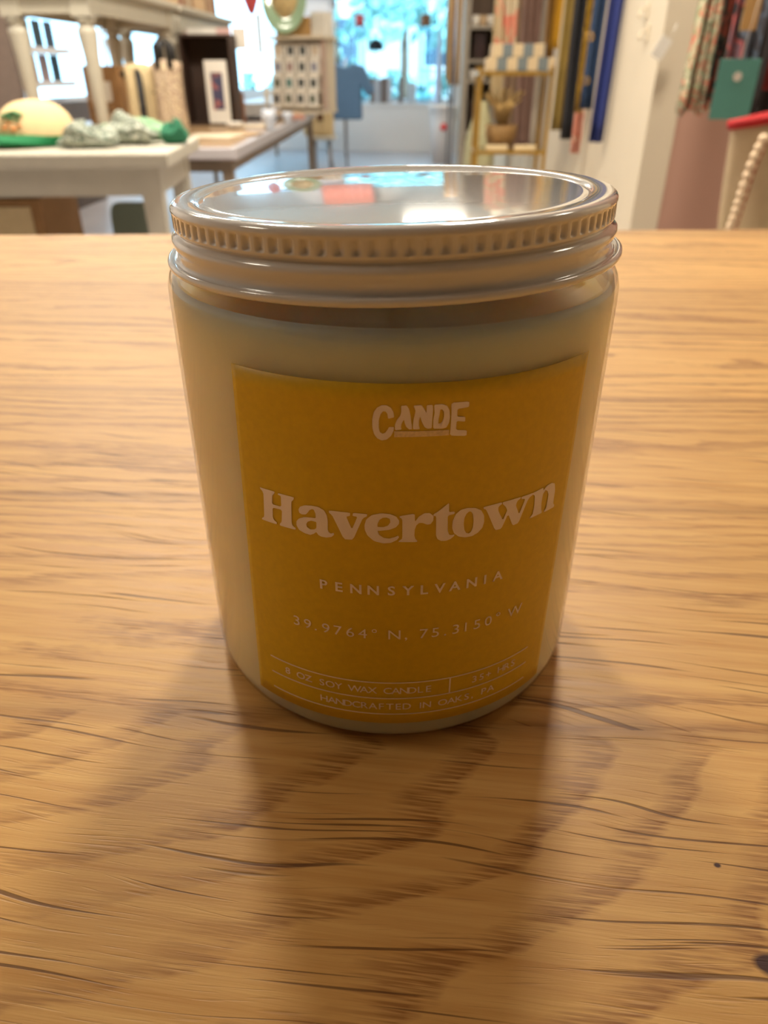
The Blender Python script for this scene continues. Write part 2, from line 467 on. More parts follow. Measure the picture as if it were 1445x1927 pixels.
# ------------------------------------------------------------------ candle jar
jar = thing('candle_jar', 'clear glass candle jar with white screw lid and yellow label on the oak counter', 'candle')
RJ = 0.0364
prof = [(0, .0006), (.0325, .0004), (.0345, .0008), (.0357, .0018), (.0362, .0032), (RJ, .0052), (RJ, .0715), (.0363, .0736), (.0359, .0750), (.0351, .0763), (.0341, .0771), (.0336, .0780), (.0336, .0838), (.0322, .0838), (.0322, .0775), (.0335, .0762), (.0347, .0745)]
MB().lathe(prof, 160).build('glass_body', glass_mat('jar_glass', (0.985, 0.99, 0.975, 1), 0.015, 1.5), jar)
n = NT('soy_wax')
n.put(n.bsdf.inputs['Base Color'], n.ramp(n.noise(n.obj(), 60, 3), [(0.3, rgb(224, 206, 164)), (0.7, rgb(232, 216, 176))]))
n.bsdf.inputs['Subsurface Weight'].default_value = 1.0
n.bsdf.inputs['Subsurface Radius'].default_value = (0.03, 0.022, 0.012)
n.bsdf.inputs['Subsurface Scale'].default_value = 1.0
n.bsdf.inputs['Roughness'].default_value = 0.5
WAX = n.m
wprof = [(0, .0009), (.0335, .0009), (.0350, .0014), (.0357, .0028), (.0359, .0050), (.0359, .0100), (.0359, .0705), (.0358, .0730), (.0354, .0746), (.0348, .0741), (.0335, .0712), (.028, .0703), (0, .0702)]
wx = MB().lathe(wprof, 120).build('soy_wax', WAX, jar)
MB().tube([(0, 0, .0704), (.0004, 0, .0740), (.0001, .0004, .0765)], .0008, 8).build('wick', PAPER, wx)

LIDM = mat('white_enamel_lid', rgb(206, 203, 198), 0.14, 0.01, 40, spec=0.4, coat=1.0)
LIDM.node_tree.nodes['Principled BSDF'].inputs['Coat IOR'].default_value = 1.5
LIDM.node_tree.nodes['Principled BSDF'].inputs['Coat Roughness'].default_value = 0.03
NK = 100; SEG = NK * 8
def rmod(r, z, k):
    if 0.0829 < z < 0.0847:
        return r - 0.00042 * (0, 0, 0, .6, 1, 1, .6, 0)[k % 8]
    return r
lp = [(.0346, .0773), (.0352, .0770), (.0357, .0772), (.0359, .0776), (.0358, .0781), (.0354, .0783), (.0349, .0781), (.0346, .0780), (.03445, .0784), (.03435, .0792), (.0344, .0797), (.0346, .0802), (.03475, .0807), (.0347, .0812), (.0343, .0816), (.0338, .0818),
      (.0336, .0820), (.0338, .0822), (.0341, .0824), (.0342, .0827), (.0342, .08285), (.0342, .0831), (.0342, .0838), (.0342, .0845), (.0342, .08475), (.0343, .0850), (.0343, .0853), (.0341, .0857), (.0337, .0860), (.0332, .08612), (.0326, .08612), (.0316, .0861), (.0309, .0860), (.0304, .0858), (.0301, .0856), (.0299, .08562), (.0296, .08575), (.0290, .0858), (0, .0858)]
lid = MB().lathe([(r, z - .08) for r, z in lp], SEG, rmod=lambda r, z, k: rmod(r, z + .08, k)).build('lid', LIDM, jar)
lid.location = (0, 0, .08)
lid.rotation_euler = (0, -R(1.45), 0)
lid['label'] = 'white enamelled screw lid with knurled rim'

# label wrapped round the glass
RLB = 0.03652
def wrap(u, v, r): return (r * sin(u / .03665), -r * cos(u / .03665), v)
m = MB(); NU, NV = 72, 24
TL, TRr, BL, BR = (-.0223, .0678), (.0334, .0678), (-.0246, .0058), (.0324, .0058)
for j in range(NV + 1):
    t = j / NV
    for i in range(NU + 1):
        s = i / NU
        u = (BL[0] + (TL[0] - BL[0]) * t) * (1 - s) + (BR[0] + (TRr[0] - BR[0]) * t) * s
        v = BL[1] + (TL[1] - BL[1]) * t
        m.v.append(wrap(u, v, RLB))
for j in range(NV):
    for i in range(NU):
        a = j * (NU + 1) + i
        m.f.append((a, a + 1, a + NU + 2, a + NU + 1)); m.mi.append(0); m.smooth.append(True)
n = NT('yellow_label_paper')
n.put(n.bsdf.inputs['Base Color'], n.ramp(n.noise(n.obj(), 900, 2), [(0.3, rgb(208, 168, 2)), (0.7, rgb(216, 176, 4))]))
n.bsdf.inputs['Roughness'].default_value = 0.42
lab = m.build('label', n.m, jar, [('SOLIDIFY', dict(thickness=.0001, offset=-1))])
lab['label'] = 'yellow paper label printed Havertown, Pennsylvania'
INK = mat('pale_label_print', rgb(244, 228, 214), 0.5, 0.01, 100)
INK2 = mat('pale_label_print_bar', rgb(228, 202, 156), 0.5, 0.12, 2500)

GLYPHS = {"H":[[-1917,4944,-1641,4948,-1648,4917,-1690,4867,-1706,4716,-1542,4717,-1535,4900,-1588,4914,-1575,4941,-1310,4936,-1319,4896,-1361,4848,-1382,4479,-1368,4433,-1318,4402,-1328,4373,-1600,4374,-1597,4403,-1560,4450,-1536,4666,-1705,4657,-1719,4483,-1698,4439,-1650,4409,-1660,4376,-1940,4374,-1930,4404,-1887,4439,-1856,4847,-1873,4890,-1909,4922]],"a":[[-1249,4748,-1218,4800,-1142,4840,-1032,4856,-927,4853,-841,4811,-802,4731,-793,4645,-799,4487,-788,4449,-754,4429,-710,4448,-706,4413,-748,4371,-828,4347,-908,4348,-952,4369,-982,4413,-1024,4374,-1081,4342,-1173,4351,-1265,4389,-1302,4460,-1297,4531,-1251,4592,-1155,4637,-1044,4651,-978,4655,-977,4729,-1000,4792,-1027,4800,-1073,4771,-1094,4734,-1133,4687,-1199,4672,-1240,4692],[-971,4590,-976,4484,-1010,4453,-1075,4439,-1128,4471,-1136,4519,-1113,4564,-1057,4596]],"v":[[-767,4823,-455,4826,-457,4772,-512,4753,-434,4544,-355,4750,-362,4768,-420,4776,-411,4827,-206,4824,-215,4780,-256,4758,-281,4727,-421,4368,-558,4359,-716,4735,-743,4765,-768,4784]],"e":[[-249,4633,-223,4732,-141,4813,-11,4847,118,4837,207,4793,248,4726,245,4668,200,4611,111,4571,4,4553,-61,4547,-37,4479,29,4428,111,4420,185,4444,234,4470,251,4444,219,4395,136,4345,21,4333,-112,4367,-210,4460,-246,4556],[-61,4615,-61,4664,-36,4732,13,4772,69,4777,115,4755,122,4697,86,4639,21,4614]],"r":[[255,4802,468,4837,476,4700,526,4783,606,4835,688,4832,743,4776,739,4699,703,4645,653,4639,586,4673,537,4677,497,4640,474,4564,471,4466,486,4406,516,4374,512,4349,242,4359,246,4378,297,4417,293,4725,279,4764,255,4774]],"t":[[735,4805,803,4846,884,4913,951,4965,962,4956,967,4817,1040,4817,1055,4795,1043,4774,970,4765,951,4743,962,4498,989,4425,1036,4416,1070,4422,1063,4393,1013,4351,945,4327,867,4335,814,4374,789,4440,780,4734,773,4773,743,4776]],"o":[[1027,4587,1031,4664,1069,4765,1143,4830,1246,4845,1372,4822,1468,4760,1522,4661,1531,4551,1511,4456,1442,4381,1353,4340,1244,4338,1135,4372,1060,4444,1030,4527],[1304,4773,1334,4729,1355,4608,1351,4490,1328,4425,1294,4398,1253,4414,1217,4477,1202,4578,1207,4684,1235,4747,1272,4779]],"w":[[1500,4811,1804,4821,1811,4786,1770,4767,1753,4742,1759,4682,1853,4499,1918,4649,1885,4718,1828,4781,1816,4817,2145,4815,2154,4793,2097,4765,2077,4722,2076,4683,2152,4510,2238,4731,2230,4758,2173,4767,2161,4810,2394,4809,2388,4772,2333,4750,2294,4704,2160,4355,2052,4345,1941,4580,1842,4351,1732,4351,1575,4698,1542,4759,1507,4775]],"n":[[2383,4807,2613,4823,2623,4770,2703,4831,2812,4835,2891,4797,2927,4667,2927,4482,2932,4418,2962,4389,2965,4346,2711,4351,2710,4383,2750,4409,2765,4648,2729,4722,2676,4761,2626,4709,2615,4562,2629,4435,2651,4385,2650,4361,2391,4358,2394,4381,2443,4411,2457,4558,2440,4744,2387,4782]],"C":[[165,6321,86,6300,77,6366,54,6402,17,6405,-14,6364,-36,6284,-39,6179,-26,6110,12,6083,49,6099,81,6147,97,6182,163,6182,159,6130,124,6053,65,5999,1,5986,-58,6014,-101,6078,-122,6165,-123,6281,-104,6385,-61,6454,2,6489,64,6490,122,6457,154,6395]],"A":[[253,6482,326,6488,358,6433,379,6341,387,6272,397,6203,402,6150,364,6148,326,6181,303,6239,295,6286,277,6263,261,6223,256,6182,264,6147,177,6136,176,6217,202,6286,244,6344,256,6400]],"N":[[415,6482,520,6487,553,6438,588,6368,587,6481,667,6483,673,6398,667,6272,665,6150,605,6148,567,6173,532,6244,504,6326,491,6269,491,6200,505,6147,417,6146,413,6202,419,6283,434,6351,443,6408]],"D":[[685,6484,792,6486,858,6459,894,6393,906,6300,896,6209,862,6147,808,6136,684,6143,681,6271,695,6362],[768,6409,795,6412,819,6376,824,6307,808,6245,782,6212,750,6211,752,6278,764,6346]],"E":[[916,6494,1161,6489,1163,6412,1004,6400,1005,6291,1118,6277,1120,6207,1000,6228,999,6099,1154,6075,1153,5994,918,6024,922,6171,924,6345]],"bar":[[166,6124,903,6111,907,6031,167,6036]]}
from mathutils.geometry import tessellate_polygon
def flat_glyph(loops):
    """loops of (u, v) -> vertices and triangles"""
    ls = [[Vector((x, y, 0)) for x, y in lp_] for lp_ in loops]
    tris = tessellate_polygon(ls)
    vs = [p for lp_ in ls for p in lp_]
    return vs, tris
def chaikin(p, k=.12):
    o = []
    for i in range(len(p)):
        a, b = p[i], p[(i + 1) % len(p)]
        o += [(a[0] + (b[0] - a[0]) * k, a[1] + (b[1] - a[1]) * k), (b[0] + (a[0] - b[0]) * k, b[1] + (a[1] - b[1]) * k)]
    return o
def wrap_print(name, shapes, m_, parent, r=.03660):
    bm = bmesh.new()
    for vs, fs in shapes:
        bv = [bm.verts.new(v) for v in vs]
        for f in fs:
            try: bm.faces.new([bv[i] for i in f])
            except ValueError: pass
    xs = [v.co.x for v in bm.verts]
    x = math.floor(min(xs) * 1000) / 1000
    while x < max(xs):
        bmesh.ops.bisect_plane(bm, geom=bm.verts[:] + bm.edges[:] + bm.faces[:], plane_co=(x, 0, 0), plane_no=(1, 0, 0))
        x += .001
    for v in bm.verts: v.co = Vector(wrap(v.co.x, v.co.y, r))
    for f in bm.faces:
        f.normal_update()
        c = f.calc_center_median()
        if f.normal.x * c.x + f.normal.y * c.y < 0: f.normal_flip()
    me = bpy.data.meshes.new(name); bm.to_mesh(me); bm.free()
    me.materials.append(m_)
    o = bpy.data.objects.new(name, me); COL.objects.link(o); o.parent = parent
    return o
def G(k, k_=.12):
    loops = []
    for lp_ in GLYPHS[k]:
        p = [(lp_[i] * 1e-5, lp_[i + 1] * 1e-5) for i in range(0, len(lp_), 2)]
        loops.append(chaikin(p, k_) if k_ else p)
    return flat_glyph(loops)
wrap_print('town_lettering', [G(k) for k in 'Havertown'], INK, lab)
wrap_print('maker_logo', [G(k) for k in 'CANDE'], INK, lab)
wrap_print('maker_logo', [G('bar', 0)], INK2, lab)

_cache = {}
def font_glyph(ch, bold=0.0):
    key = (ch, bold)
    if key not in _cache:
        cu = bpy.data.curves.new('t', 'FONT'); cu.body = ch; cu.size = 1; cu.offset = bold; cu.resolution_u = 3
        ob = bpy.data.objects.new('t', cu); COL.objects.link(ob)
        dg = bpy.context.evaluated_depsgraph_get()
        me = bpy.data.meshes.new_from_object(ob.evaluated_get(dg))
        vs = [v.co.copy() for v in me.vertices]; fs = [tuple(p.vertices) for p in me.polygons]
        bpy.data.objects.remove(ob); bpy.data.curves.remove(cu); bpy.data.meshes.remove(me)
        _cache[key] = (vs, fs)
    return _cache[key]
def place(ch, u, v, h, bold=0.0, wide=1.0, base=None):
    """letter centred on u, v; h is the height of its capital"""
    vs, fs = font_glyph(ch, bold)
    if not vs: return None
    H = [p.y for p in font_glyph('H', bold)[0]]; k = h / (max(H) - min(H)); mid = (max(H) + min(H)) / 2
    xm = (max(p.x for p in vs) + min(p.x for p in vs)) / 2
    return [Vector(((p.x - xm) * k * wide + u, (p.y - mid) * k + v, 0)) for p in vs], fs
PENN = [('P', -9.11), ('E', -6.65), ('N', -4.0), ('N', -1.32), ('S', 1.45), ('Y', 3.98), ('L', 6.48), ('V', 8.9), ('A', 11.29), ('N', 14.09), ('I', 16.38), ('A', 18.73)]
COORD = [('3', -14.39), ('9', -12.36), ('.', -10.94), ('9', -9.16), ('7', -7.13), ('6', -5.1), ('4', -3.1), ('\u00b0', -1.22), ('N', 1.97), (',', 3.81), ('7', 6.66), ('5', 8.53), ('.', 10.16), ('3', 11.93), ('1', 13.64), ('5', 15.65), ('0', 17.74), ('\u00b0', 19.61), ('W', 23.16)]
wrap_print('state_lettering', [place(c, u / 1e3, .03466, .00175, .022, 1.08) for c, u in PENN], INK, lab)
wrap_print('coordinate_lettering', [place(c, u / 1e3, .02590, .00185, .0, 1.12) for c, u in COORD], INK, lab)
def run(text, u0, u1, v, h, bold=0.0):
    W = {' ': .85, 'I': .55, 'W': 1.35, 'O': 1.15, ',': .5, 'M': 1.2, 'Q': 1.1}
    ws = [W.get(c, 1.0) for c in text]
    pos = []; x = 0
    for w in ws: pos.append(x + w / 2); x += w
    a, b = pos[0], pos[-1]
    return [g for g in (place(c, u0 + (u1 - u0) * (p - a) / (b - a), v, h, bold, 1.1) for c, p in zip(text, pos) if c != ' ') if g]
def bar(u0, u1, v, t): return ([Vector((u0, v - t / 2, 0)), Vector((u1, v - t / 2, 0)), Vector((u1, v + t / 2, 0)), Vector((u0, v + t / 2, 0))], [(0, 1, 2, 3)])
wrap_print('small_print', run('8 OZ SOY WAX CANDLE', -.01715, .00784, .0136, .0014, .004) + run('35+ HRS', .0161, .0243, .0136, .0014, .004) + run('HANDCRAFTED IN OAKS, PA', -.01022, .0197, .0099, .0014, .004), INK, lab)
wrap_print('ruled_lines', [bar(-.0208, .0278, v, .00024) for v in (.0154, .0118, .0081)] + [([Vector((.01141, .0118, 0)), Vector((.01165, .0118, 0)), Vector((.01165, .0154, 0)), Vector((.01141, .0154, 0))], [(0, 1, 2, 3)])], INK, lab)

# ------------------------------------------------------------------ white display table, front left
TZ = -0.12      # its top
def table(name, label, cat, loc, rz, x0, x1, y0, y1, ztop, topm, legm, th=.035, apr=.075, leg=.055, group=None, turned=False, inset=.05, taper=.7):
    """loc sits on the floor; ztop is measured from loc"""
    t = thing(name, label, cat, loc, rz, group)
    MB().box(x0, x1, y0, y1, ztop - th, ztop).build('tabletop', topm, t, [bev(.008, 3)])
    a = MB()
    i = inset
    i += .006
    for (p, q, r, s) in ((x0 + i, x1 - i, y0 + i, y0 + i + .02), (x0 + i, x1 - i, y1 - i - .02, y1 - i), (x0 + i, x0 + i + .02, y0 + i + .02, y1 - i - .02), (x1 - i - .02, x1 - i, y0 + i + .02, y1 - i - .02)):
        a.box(p, q, r, s, ztop - th - apr, ztop - th - .0005)
    a.build('apron', legm, t); i -= .006
    for lx in (x0 + i + leg / 2, x1 - i - leg / 2):
        for ly in (y0 + i + leg / 2, y1 - i - leg / 2):
            m = MB(); zt = ztop - th - .001; h = leg / 2
            if turned:
                m.box(lx - h, lx + h, ly - h, ly + h, zt - apr - .01, zt)
                z1 = zt - apr - .01
                pr = [(0, z1 + .001), (h * .8, z1), (h * 1.05, z1 - .012), (h * .75, z1 - .022), (h * .7, z1 - .03), (h * 1.0, z1 - .045), (h * .98, z1 - .06), (h * .8, z1 - z1 * .3), (h * .62, .045), (h * .55, .035), (h * .8, .025), (h * .6, .008), (h * .5, .0), (0, 0)]
                m.lathe(pr, 20, (lx, ly, 0))
            else:
                k = h * taper
                m.add([(lx + sx * w, ly + sy * w, z) for z, w in ((0, k), (zt, h)) for sx, sy in ((-1, -1), (1, -1), (1, 1), (-1, 1))],
                      [(0, 1, 2, 3), (4, 5, 6, 7), (0, 1, 5, 4), (1, 2, 6, 5), (2, 3, 7, 6), (3, 0, 4, 7)])
            m.build('leg', legm, t)
    return t
table('display_table', 'white painted table with a cap and folded cloths on it, front left', 'table', (-0.831, 2.442, FL), R(7), -1.5, 0, 0, .70, TZ - FL, WHITE, WHITE, .045, .09, .07, inset=.045)

# cream cap with green brim
cc = at(74, 262, 2.72)
cap = thing('baseball_cap', 'cream baseball cap with green brim and embroidered patch on white table', 'cap', (cc.x, cc.y, TZ + .001), R(-24))
cap.scale = (1.2, 1.2, 1.05)
CAPM = mat('cream_cap_cotton', rgb(226, 198, 150), 0.9, 0.04, 60)
GRN = mat('green_cap_brim', rgb(0, 112, 62), 0.8, 0.06, 60)
m = MB()
N1, N2 = 48, 14
vs = [(0, 0, .135)]; rows = []
for j in range(1, N2 + 1):
    ph = j / N2 * pi / 2
    for k in range(N1):
        q = 2 * pi * k / N1
        seam = 1 - .018 * (abs(sin(3 * q)) < .13)
        vs.append((.098 * sin(ph) ** .8 * cos(q) * seam, .120 * sin(ph) ** .8 * sin(q) * seam, .02 + .115 * cos(ph) ** .9))
fs = [(0, 1 + k, 1 + (k + 1) % N1) for k in range(N1)]
for j in range(N2 - 1):
    for k in range(N1):
        k2 = (k + 1) % N1; a = 1 + j * N1
        fs.append((a + k, a + k2, a + N1 + k2, a + N1 + k))
m.add(vs, fs, True); m.build('crown', CAPM, cap, [solid(.003)])
m = MB(); NB, MBn = 24, 8
for i in range(NB + 1):
    q = pi + (i / NB) * pi
    for j in range(MBn + 1):
        s = j / MBn
        bx = .096 * cos(q); by = .118 * sin(q)
        ext = .072 * (sin(q - pi)) ** .6 if 0 < i < NB else 0
        m.v.append((bx * (1 - .06 * s), by - ext * s, .032 - .010 * s - .018 * (cos(q)) ** 2 * s))
for i in range(NB):
    for j in range(MBn):
        a = i * (MBn + 1) + j; m.f.append((a, a + 1, a + MBn + 2, a + MBn + 1)); m.mi.append(0); m.smooth.append(True)
m.build('brim', GRN, cap, [solid(.014)])
MB().lathe([(0, .1395), (.006, .1385), (.008, .134), (0, .133)], 16).build('top_button', CAPM, cap)
# embroidered patch on the front panel: leaves above, two orange blooms below
EG, EO = mat('green_stitching', rgb(70, 128, 84), .9), mat('orange_stitching', rgb(214, 120, 50), .9)
def on_crown(q, ph, r, flat=.35):
    c = Vector((.100 * sin(ph) ** .8 * cos(q), .122 * sin(ph) ** .8 * sin(q), .02 + .117 * cos(ph) ** .9))
    return c, r
for nm, mm, spots in (('embroidered_leaves', EG, [(-1.55, .95, .013), (-1.4, .88, .012), (-1.22, .84, .013), (-1.05, .9, .012), (-1.3, 1.02, .010), (-1.1, 1.05, .008)]),
                      ('embroidered_flowers', EO, [(-1.48, 1.28, .008), (-1.2, 1.30, .009), (-1.02, 1.22, .006), (-1.35, 1.16, .006)])):
    m = MB()
    for q, ph, r in spots:
        c, r = on_crown(q, ph, r)
        m.lathe([(0, r * .5), (r * .5, r * .43), (r * .86, r * .25), (r, 0), (r * .86, -r * .25), (0, -r * .5)], 12, c)
    m.build(nm, mm, cap)

# loosely folded cloths
def folded(label, mm, c, sx, sy, h, rz, seed, layers=3, group='folded patterned cloths'):
    rnd = random.Random(seed)
    t = thing('folded_cloth', label, 'folded cloth', c, rz, group)
    m = MB(); nu, nv = 40, 20
    ph = [rnd.uniform(0, 6.28) for _ in range(8)]
    for j in range(nv + 1):
        b = -pi / 2 + pi * j / nv
        for i in range(nu):
            a = 2 * pi * i / nu
            ca, sa = cos(a), sin(a)
            X = math.copysign(abs(ca) ** .6, ca); Y = math.copysign(abs(sa) ** .6, sa)
            cb = abs(cos(b)) ** .45; Z = math.copysign(abs(sin(b)) ** .8, sin(b))
            zz = (Z + 1) / 2
            g = 1 + .05 * sin(layers * 2 * pi * zz + ph[0] + 1.5 * sin(a + ph[1])) * cb
            wav = .22 * sin(3 * a + ph[2]) + .14 * sin(5 * a + ph[3]) + .10 * sin(7 * X + ph[4])
            m.v.append((X * sx / 2 * cb * g, Y * sy / 2 * cb * g, max(.001, h * zz * (1 + (wav + .2 * sin(4 * X + ph[5]) - .35 * X * X) * zz) )))
    for j in range(nv):
        for i in range(nu):
            i2 = (i + 1) % nu; m.f.append((j * nu + i, j * nu + i2, (j + 1) * nu + i2, (j + 1) * nu + i)); m.mi.append(0); m.smooth.append(True)
    m.build('cloth', mm, t)
    return t
GREYP = print_mat('grey_green_print', [rgb(78, 92, 82), rgb(176, 180, 164), rgb(96, 110, 98), rgb(206, 206, 192)], (42, 42, 90), .9, 2)
MINT = mat('mint_cloth', rgb(146, 184, 146), .9, .08, 30)
FOREST = mat('forest_green_cloth', rgb(44, 112, 82), .9, .12, 30)
def zt(p, z=TZ): return (p.x, p.y, z + .0005)
folded('mint green folded cloth at the back of the white table', MINT, zt(at(258, 240, 2.97)), .31, .13, .072, R(5), 3)
folded('dark green folded cloth at the right end of the white table', FOREST, zt(at(330, 262, 2.82)), .095, .12, .062, R(10), 5, 4)
folded('grey and white patterned cloth folded in front of the mint one', GREYP, zt(at(232, 280, 2.78)), .27, .14, .08, R(2), 7, 3)
folded('grey and white patterned cloth lying flat beside the cap', GREYP, zt(at(172, 290, 2.62)), .20, .11, .06, R(14), 9, 2)

# things under the white table
c = at(60, 437, 2.78)
bx = thing('storage_box', 'low brown cardboard box under the white table', 'box', (c.x - .12, 2.80, FL), R(6))
m = MB()
m.box(-.28, .24, -.2, .2, 0, .012)
for (a, b, q, r) in ((-.28, .24, -.2, -.19), (-.28, .24, .19, .2), (-.28, -.27, -.19, .19), (.23, .24, -.19, .19)): m.box(a, b, q, r, .012, .61)
m.build('body', KRAFT, bx)
MB().box(-.26, .20, -.206, -.2005, .1, .585).build('sleeve', CREAM, bx)
sg = mat('sage_painted_wood', rgb(112, 122, 106), .5, .04)
p = at(245, 380, 2.92)
ch = thing('chair', 'rounded sage green chair back under the right end of the white table', 'chair', (p.x, 2.92, FL), R(4))
m = MB(); pts = []
for i in range(25):
    a = pi * i / 24
    ca, sa = cos(a), sin(a)
    pts.append((.088 * math.copysign(abs(ca) ** .35, ca), .16 * abs(sa) ** .35))
zb = p.z - FL - .16
loop = [(x, y_, zb + z) for y_ in (-.012, .012) for x, z in ([(.088, -.14)] + pts + [(-.088, -.14)])]
n_ = len(pts) + 2
m.add(loop, [tuple(range(n_)), tuple(range(2 * n_ - 1, n_ - 1, -1))] + [(i, (i + 1) % n_, n_ + (i + 1) % n_, n_ + i) for i in range(n_)])
m.build('backrest', sg, ch, [bev(.005)])
MB().box(-.11, .11, -.25, .015, zb - .18, zb - .15).build('seat', sg, ch, [bev(.02, 3)])
for sx in (-.07, .07): MB().tube([(sx, 0.0, zb - .13), (sx, .0, zb - .152)], .012, 8).build('back_post', sg, ch)
for sx in (-.1, .1):
    for sy in (-.22, -.01): MB().tube([(sx * .85, sy, zb - .18), (sx, sy, 0)], [.016, .011], 10).build('leg', sg, ch)

# ------------------------------------------------------------------ long low tables of the left row
WT = mat('waxed_table_wood', rgb(158, 128, 92), .35, .12, 8)
WEDGE = mat('grey_lilac_paint', rgb(182, 176, 178), .35, .03)
T2 = -0.17
LEGB = mat('grey_brown_leg', rgb(132, 116, 98), .6, .06)
def long_table(label, x1, y0, y1, rz, w=1.35):
    t = table('long_table', label, 'table', (x1, y0, FL), rz, -w, 0, 0, y1 - y0, T2 - FL, WEDGE, LEGB, .05, .05, .05, inset=.03)
    MB().box(-w + .02, -.03, .02, y1 - y0 - .02, T2 - FL + .0005, T2 - FL + .004).build('table_runner', WT, t)
    return t
long_table('long low table with bags and trays behind the white table', -0.80, 2.86 + .42, 6.9, R(2))
long_table('far low table below the grey blue T-shirt', -0.99, 7.5, 11.2, R(.6), 1.1)
T2S = T2 + .0045

# shelf tables stacked on the low table
HX = -1.42
def stacked(label, y0, y1):
    z = T2S + .0005
    t = table('stacked_table', label, 'table', (HX, y0, z), 0, -.42, .03, 0, y1 - y0, .435 - z, WHITE, WHITE, .03, .085, .085, inset=.03, turned=True)
    return t
s1 = stacked('small white turned-leg table standing on the low table, nearer one', 3.46, 4.72)
s2 = stacked('small white turned-leg table standing on the low table, farther one', 4.78, 6.1)
# slim books along the top of the stacked tables
bookm = [mat('book_%s' % k, rgb(*v), .8, .05) for k, v in dict(tan=(186, 158, 124), brown=(150, 112, 84), cream=(214, 200, 176), rose=(176, 128, 110)).items()]
wds = dict(tan='tan', brown='brown', cream='cream', rose='rose')
def books(n_, x, y0, dy, z, d, h, along='y', words='on top of the farther stacked table', grp='slim books on the stacked tables', seed=1):
    rnd = random.Random(seed); yy = y0
    for i in range(n_):
        w = rnd.uniform(.55, 1) * dy; hh = h * rnd.uniform(.85, 1)
        k = rnd.choice(list(enumerate(wds)))
        m = MB()
        if along == 'y': m.box(-d, 0, 0, w, 0, hh)
        else: m.box(0, w, 0, d, 0, hh)
        o = m.build('book', bookm[k[0]], None, [bev(.001)])
        o.location = (x, yy, z) if along == 'y' else (yy, x, z)
        tag(o, '%s slim book standing upright %s' % (k[1], words), 'book', grp)
        yy += w + .002
books(9, HX - .01, 4.84, .05, .4356, .17, .2)
books(7, HX - .01, 5.45, .05, .4356, .17, .18, seed=5)
books(10, HX - .01, 3.9, .05, .4356, .17, .2, words='on top of the nearer stacked table', seed=8)

def boxy(name, label, cat, px, py, Y, w, d, h, m_, rz=0, z=None, group=None, b=.004):
    p = at(px, py, Y)
    o = MB().box(-w / 2, w / 2, -d / 2, d / 2, 0, h).build(name, m_, None, [bev(b)])
    o.location = (p.x, Y, z if z is not None else p.z); o.rotation_euler = (0, 0, rz)
    return tag(o, label, cat, group)
# bags and boxes under the first stacked table
bk = thing('kraft_basket', 'brown kraft box with a blank cream tag between the white posts', 'box', (at(210, 200, 3.9).x, 3.9, T2S), R(4))
MB().box(-.085, .085, -.09, .09, 0, .30).build('body', KRAFT, bk, [bev(.004)])
MB().box(-.06, .04, -.0935, -.0905, .15, .235).build('tag', PAPER, bk)
MB().box(-.07, .07, -.0925, -.0905, .02, .13).build('printed_panel', print_mat('brown_print', [rgb(120, 82, 46), rgb(168, 132, 90), rgb(90, 58, 34)], (60, 60, 60)), bk)
def tote(label, px0, px1, pyt, pyb, Y, m_, strap=True, z=T2S, rz=0, words=None, h=None):
    a, b = at(px0, pyb, Y), at(px1, pyb, Y); w = (b.x - a.x); hh = h or at(px0, pyt, Y).z - z
    t = thing('tote_bag', label, 'bag', ((a.x + b.x) / 2, Y, z), rz)
    m = MB(); nx, nz = 14, 12
    for s in (-1, 1):
        base = len(m.v)
        for j in range(nz + 1):
            v = j / nz
            for i in range(nx + 1):
                u = i / nx * 2 - 1
                bul = (1 - u * u) ** .5 * (.055 * (1 - v) ** .5 + .018) if abs(u) < 1 else 0
                m.v.append((u * w / 2 * (1 + .03 * sin(7 * v)), s * (bul + .002) + .004 * sin(9 * u + 5 * v), v * hh * (1 - .05 * u * u * v)))
        for j in range(nz):
            for i in range(nx):
                q = base + j * (nx + 1) + i; m.f.append((q, q + 1, q + nx + 2, q + nx + 1)); m.mi.append(0); m.smooth.append(True)
    m.build('bag_body', m_, t, [solid(.003)])
    if strap:
        for s in (-1, 1):
            pts = [(-w * .22, s * .03, hh * .9), (-w * .2, s * .035, hh * 1.15), (0, s * .045, hh * 1.28), (w * .2, s * .035, hh * 1.15), (w * .22, s * .03, hh * .9)]
            MB().tube(pts, .013 if strap == 'black' else .009, 8).build('strap', BLACK if strap == 'black' else m_, t)
    return t
tt = tote('cream canvas tote with a black vertical strap, under the stacked table', 246, 300, 118, 216, 3.75, CREAM, False)
MB().tube([(.03, -.1, .0), (.028, -.094, .12), (.02, -.066, .24), (.0, -.02, .285), (-.05, .0, .28), (-.08, -.01, .255)], [.016] * 6, 8).build('strap', BLACK, tt)
MB().lathe([(0, .006), (.009, .004), (.01, 0), (0, -.002)], 14, (.085, -.066, .19)).build('snap_button', BLACK, tt)
tt = tote('cream canvas tote with speckled trim leaning against a white post', 298, 352, 112, 218, 3.62, print_mat('speckled_canvas', [rgb(206, 186, 150), rgb(150, 124, 104), rgb(196, 176, 148)], (90, 90, 90)), 'black')
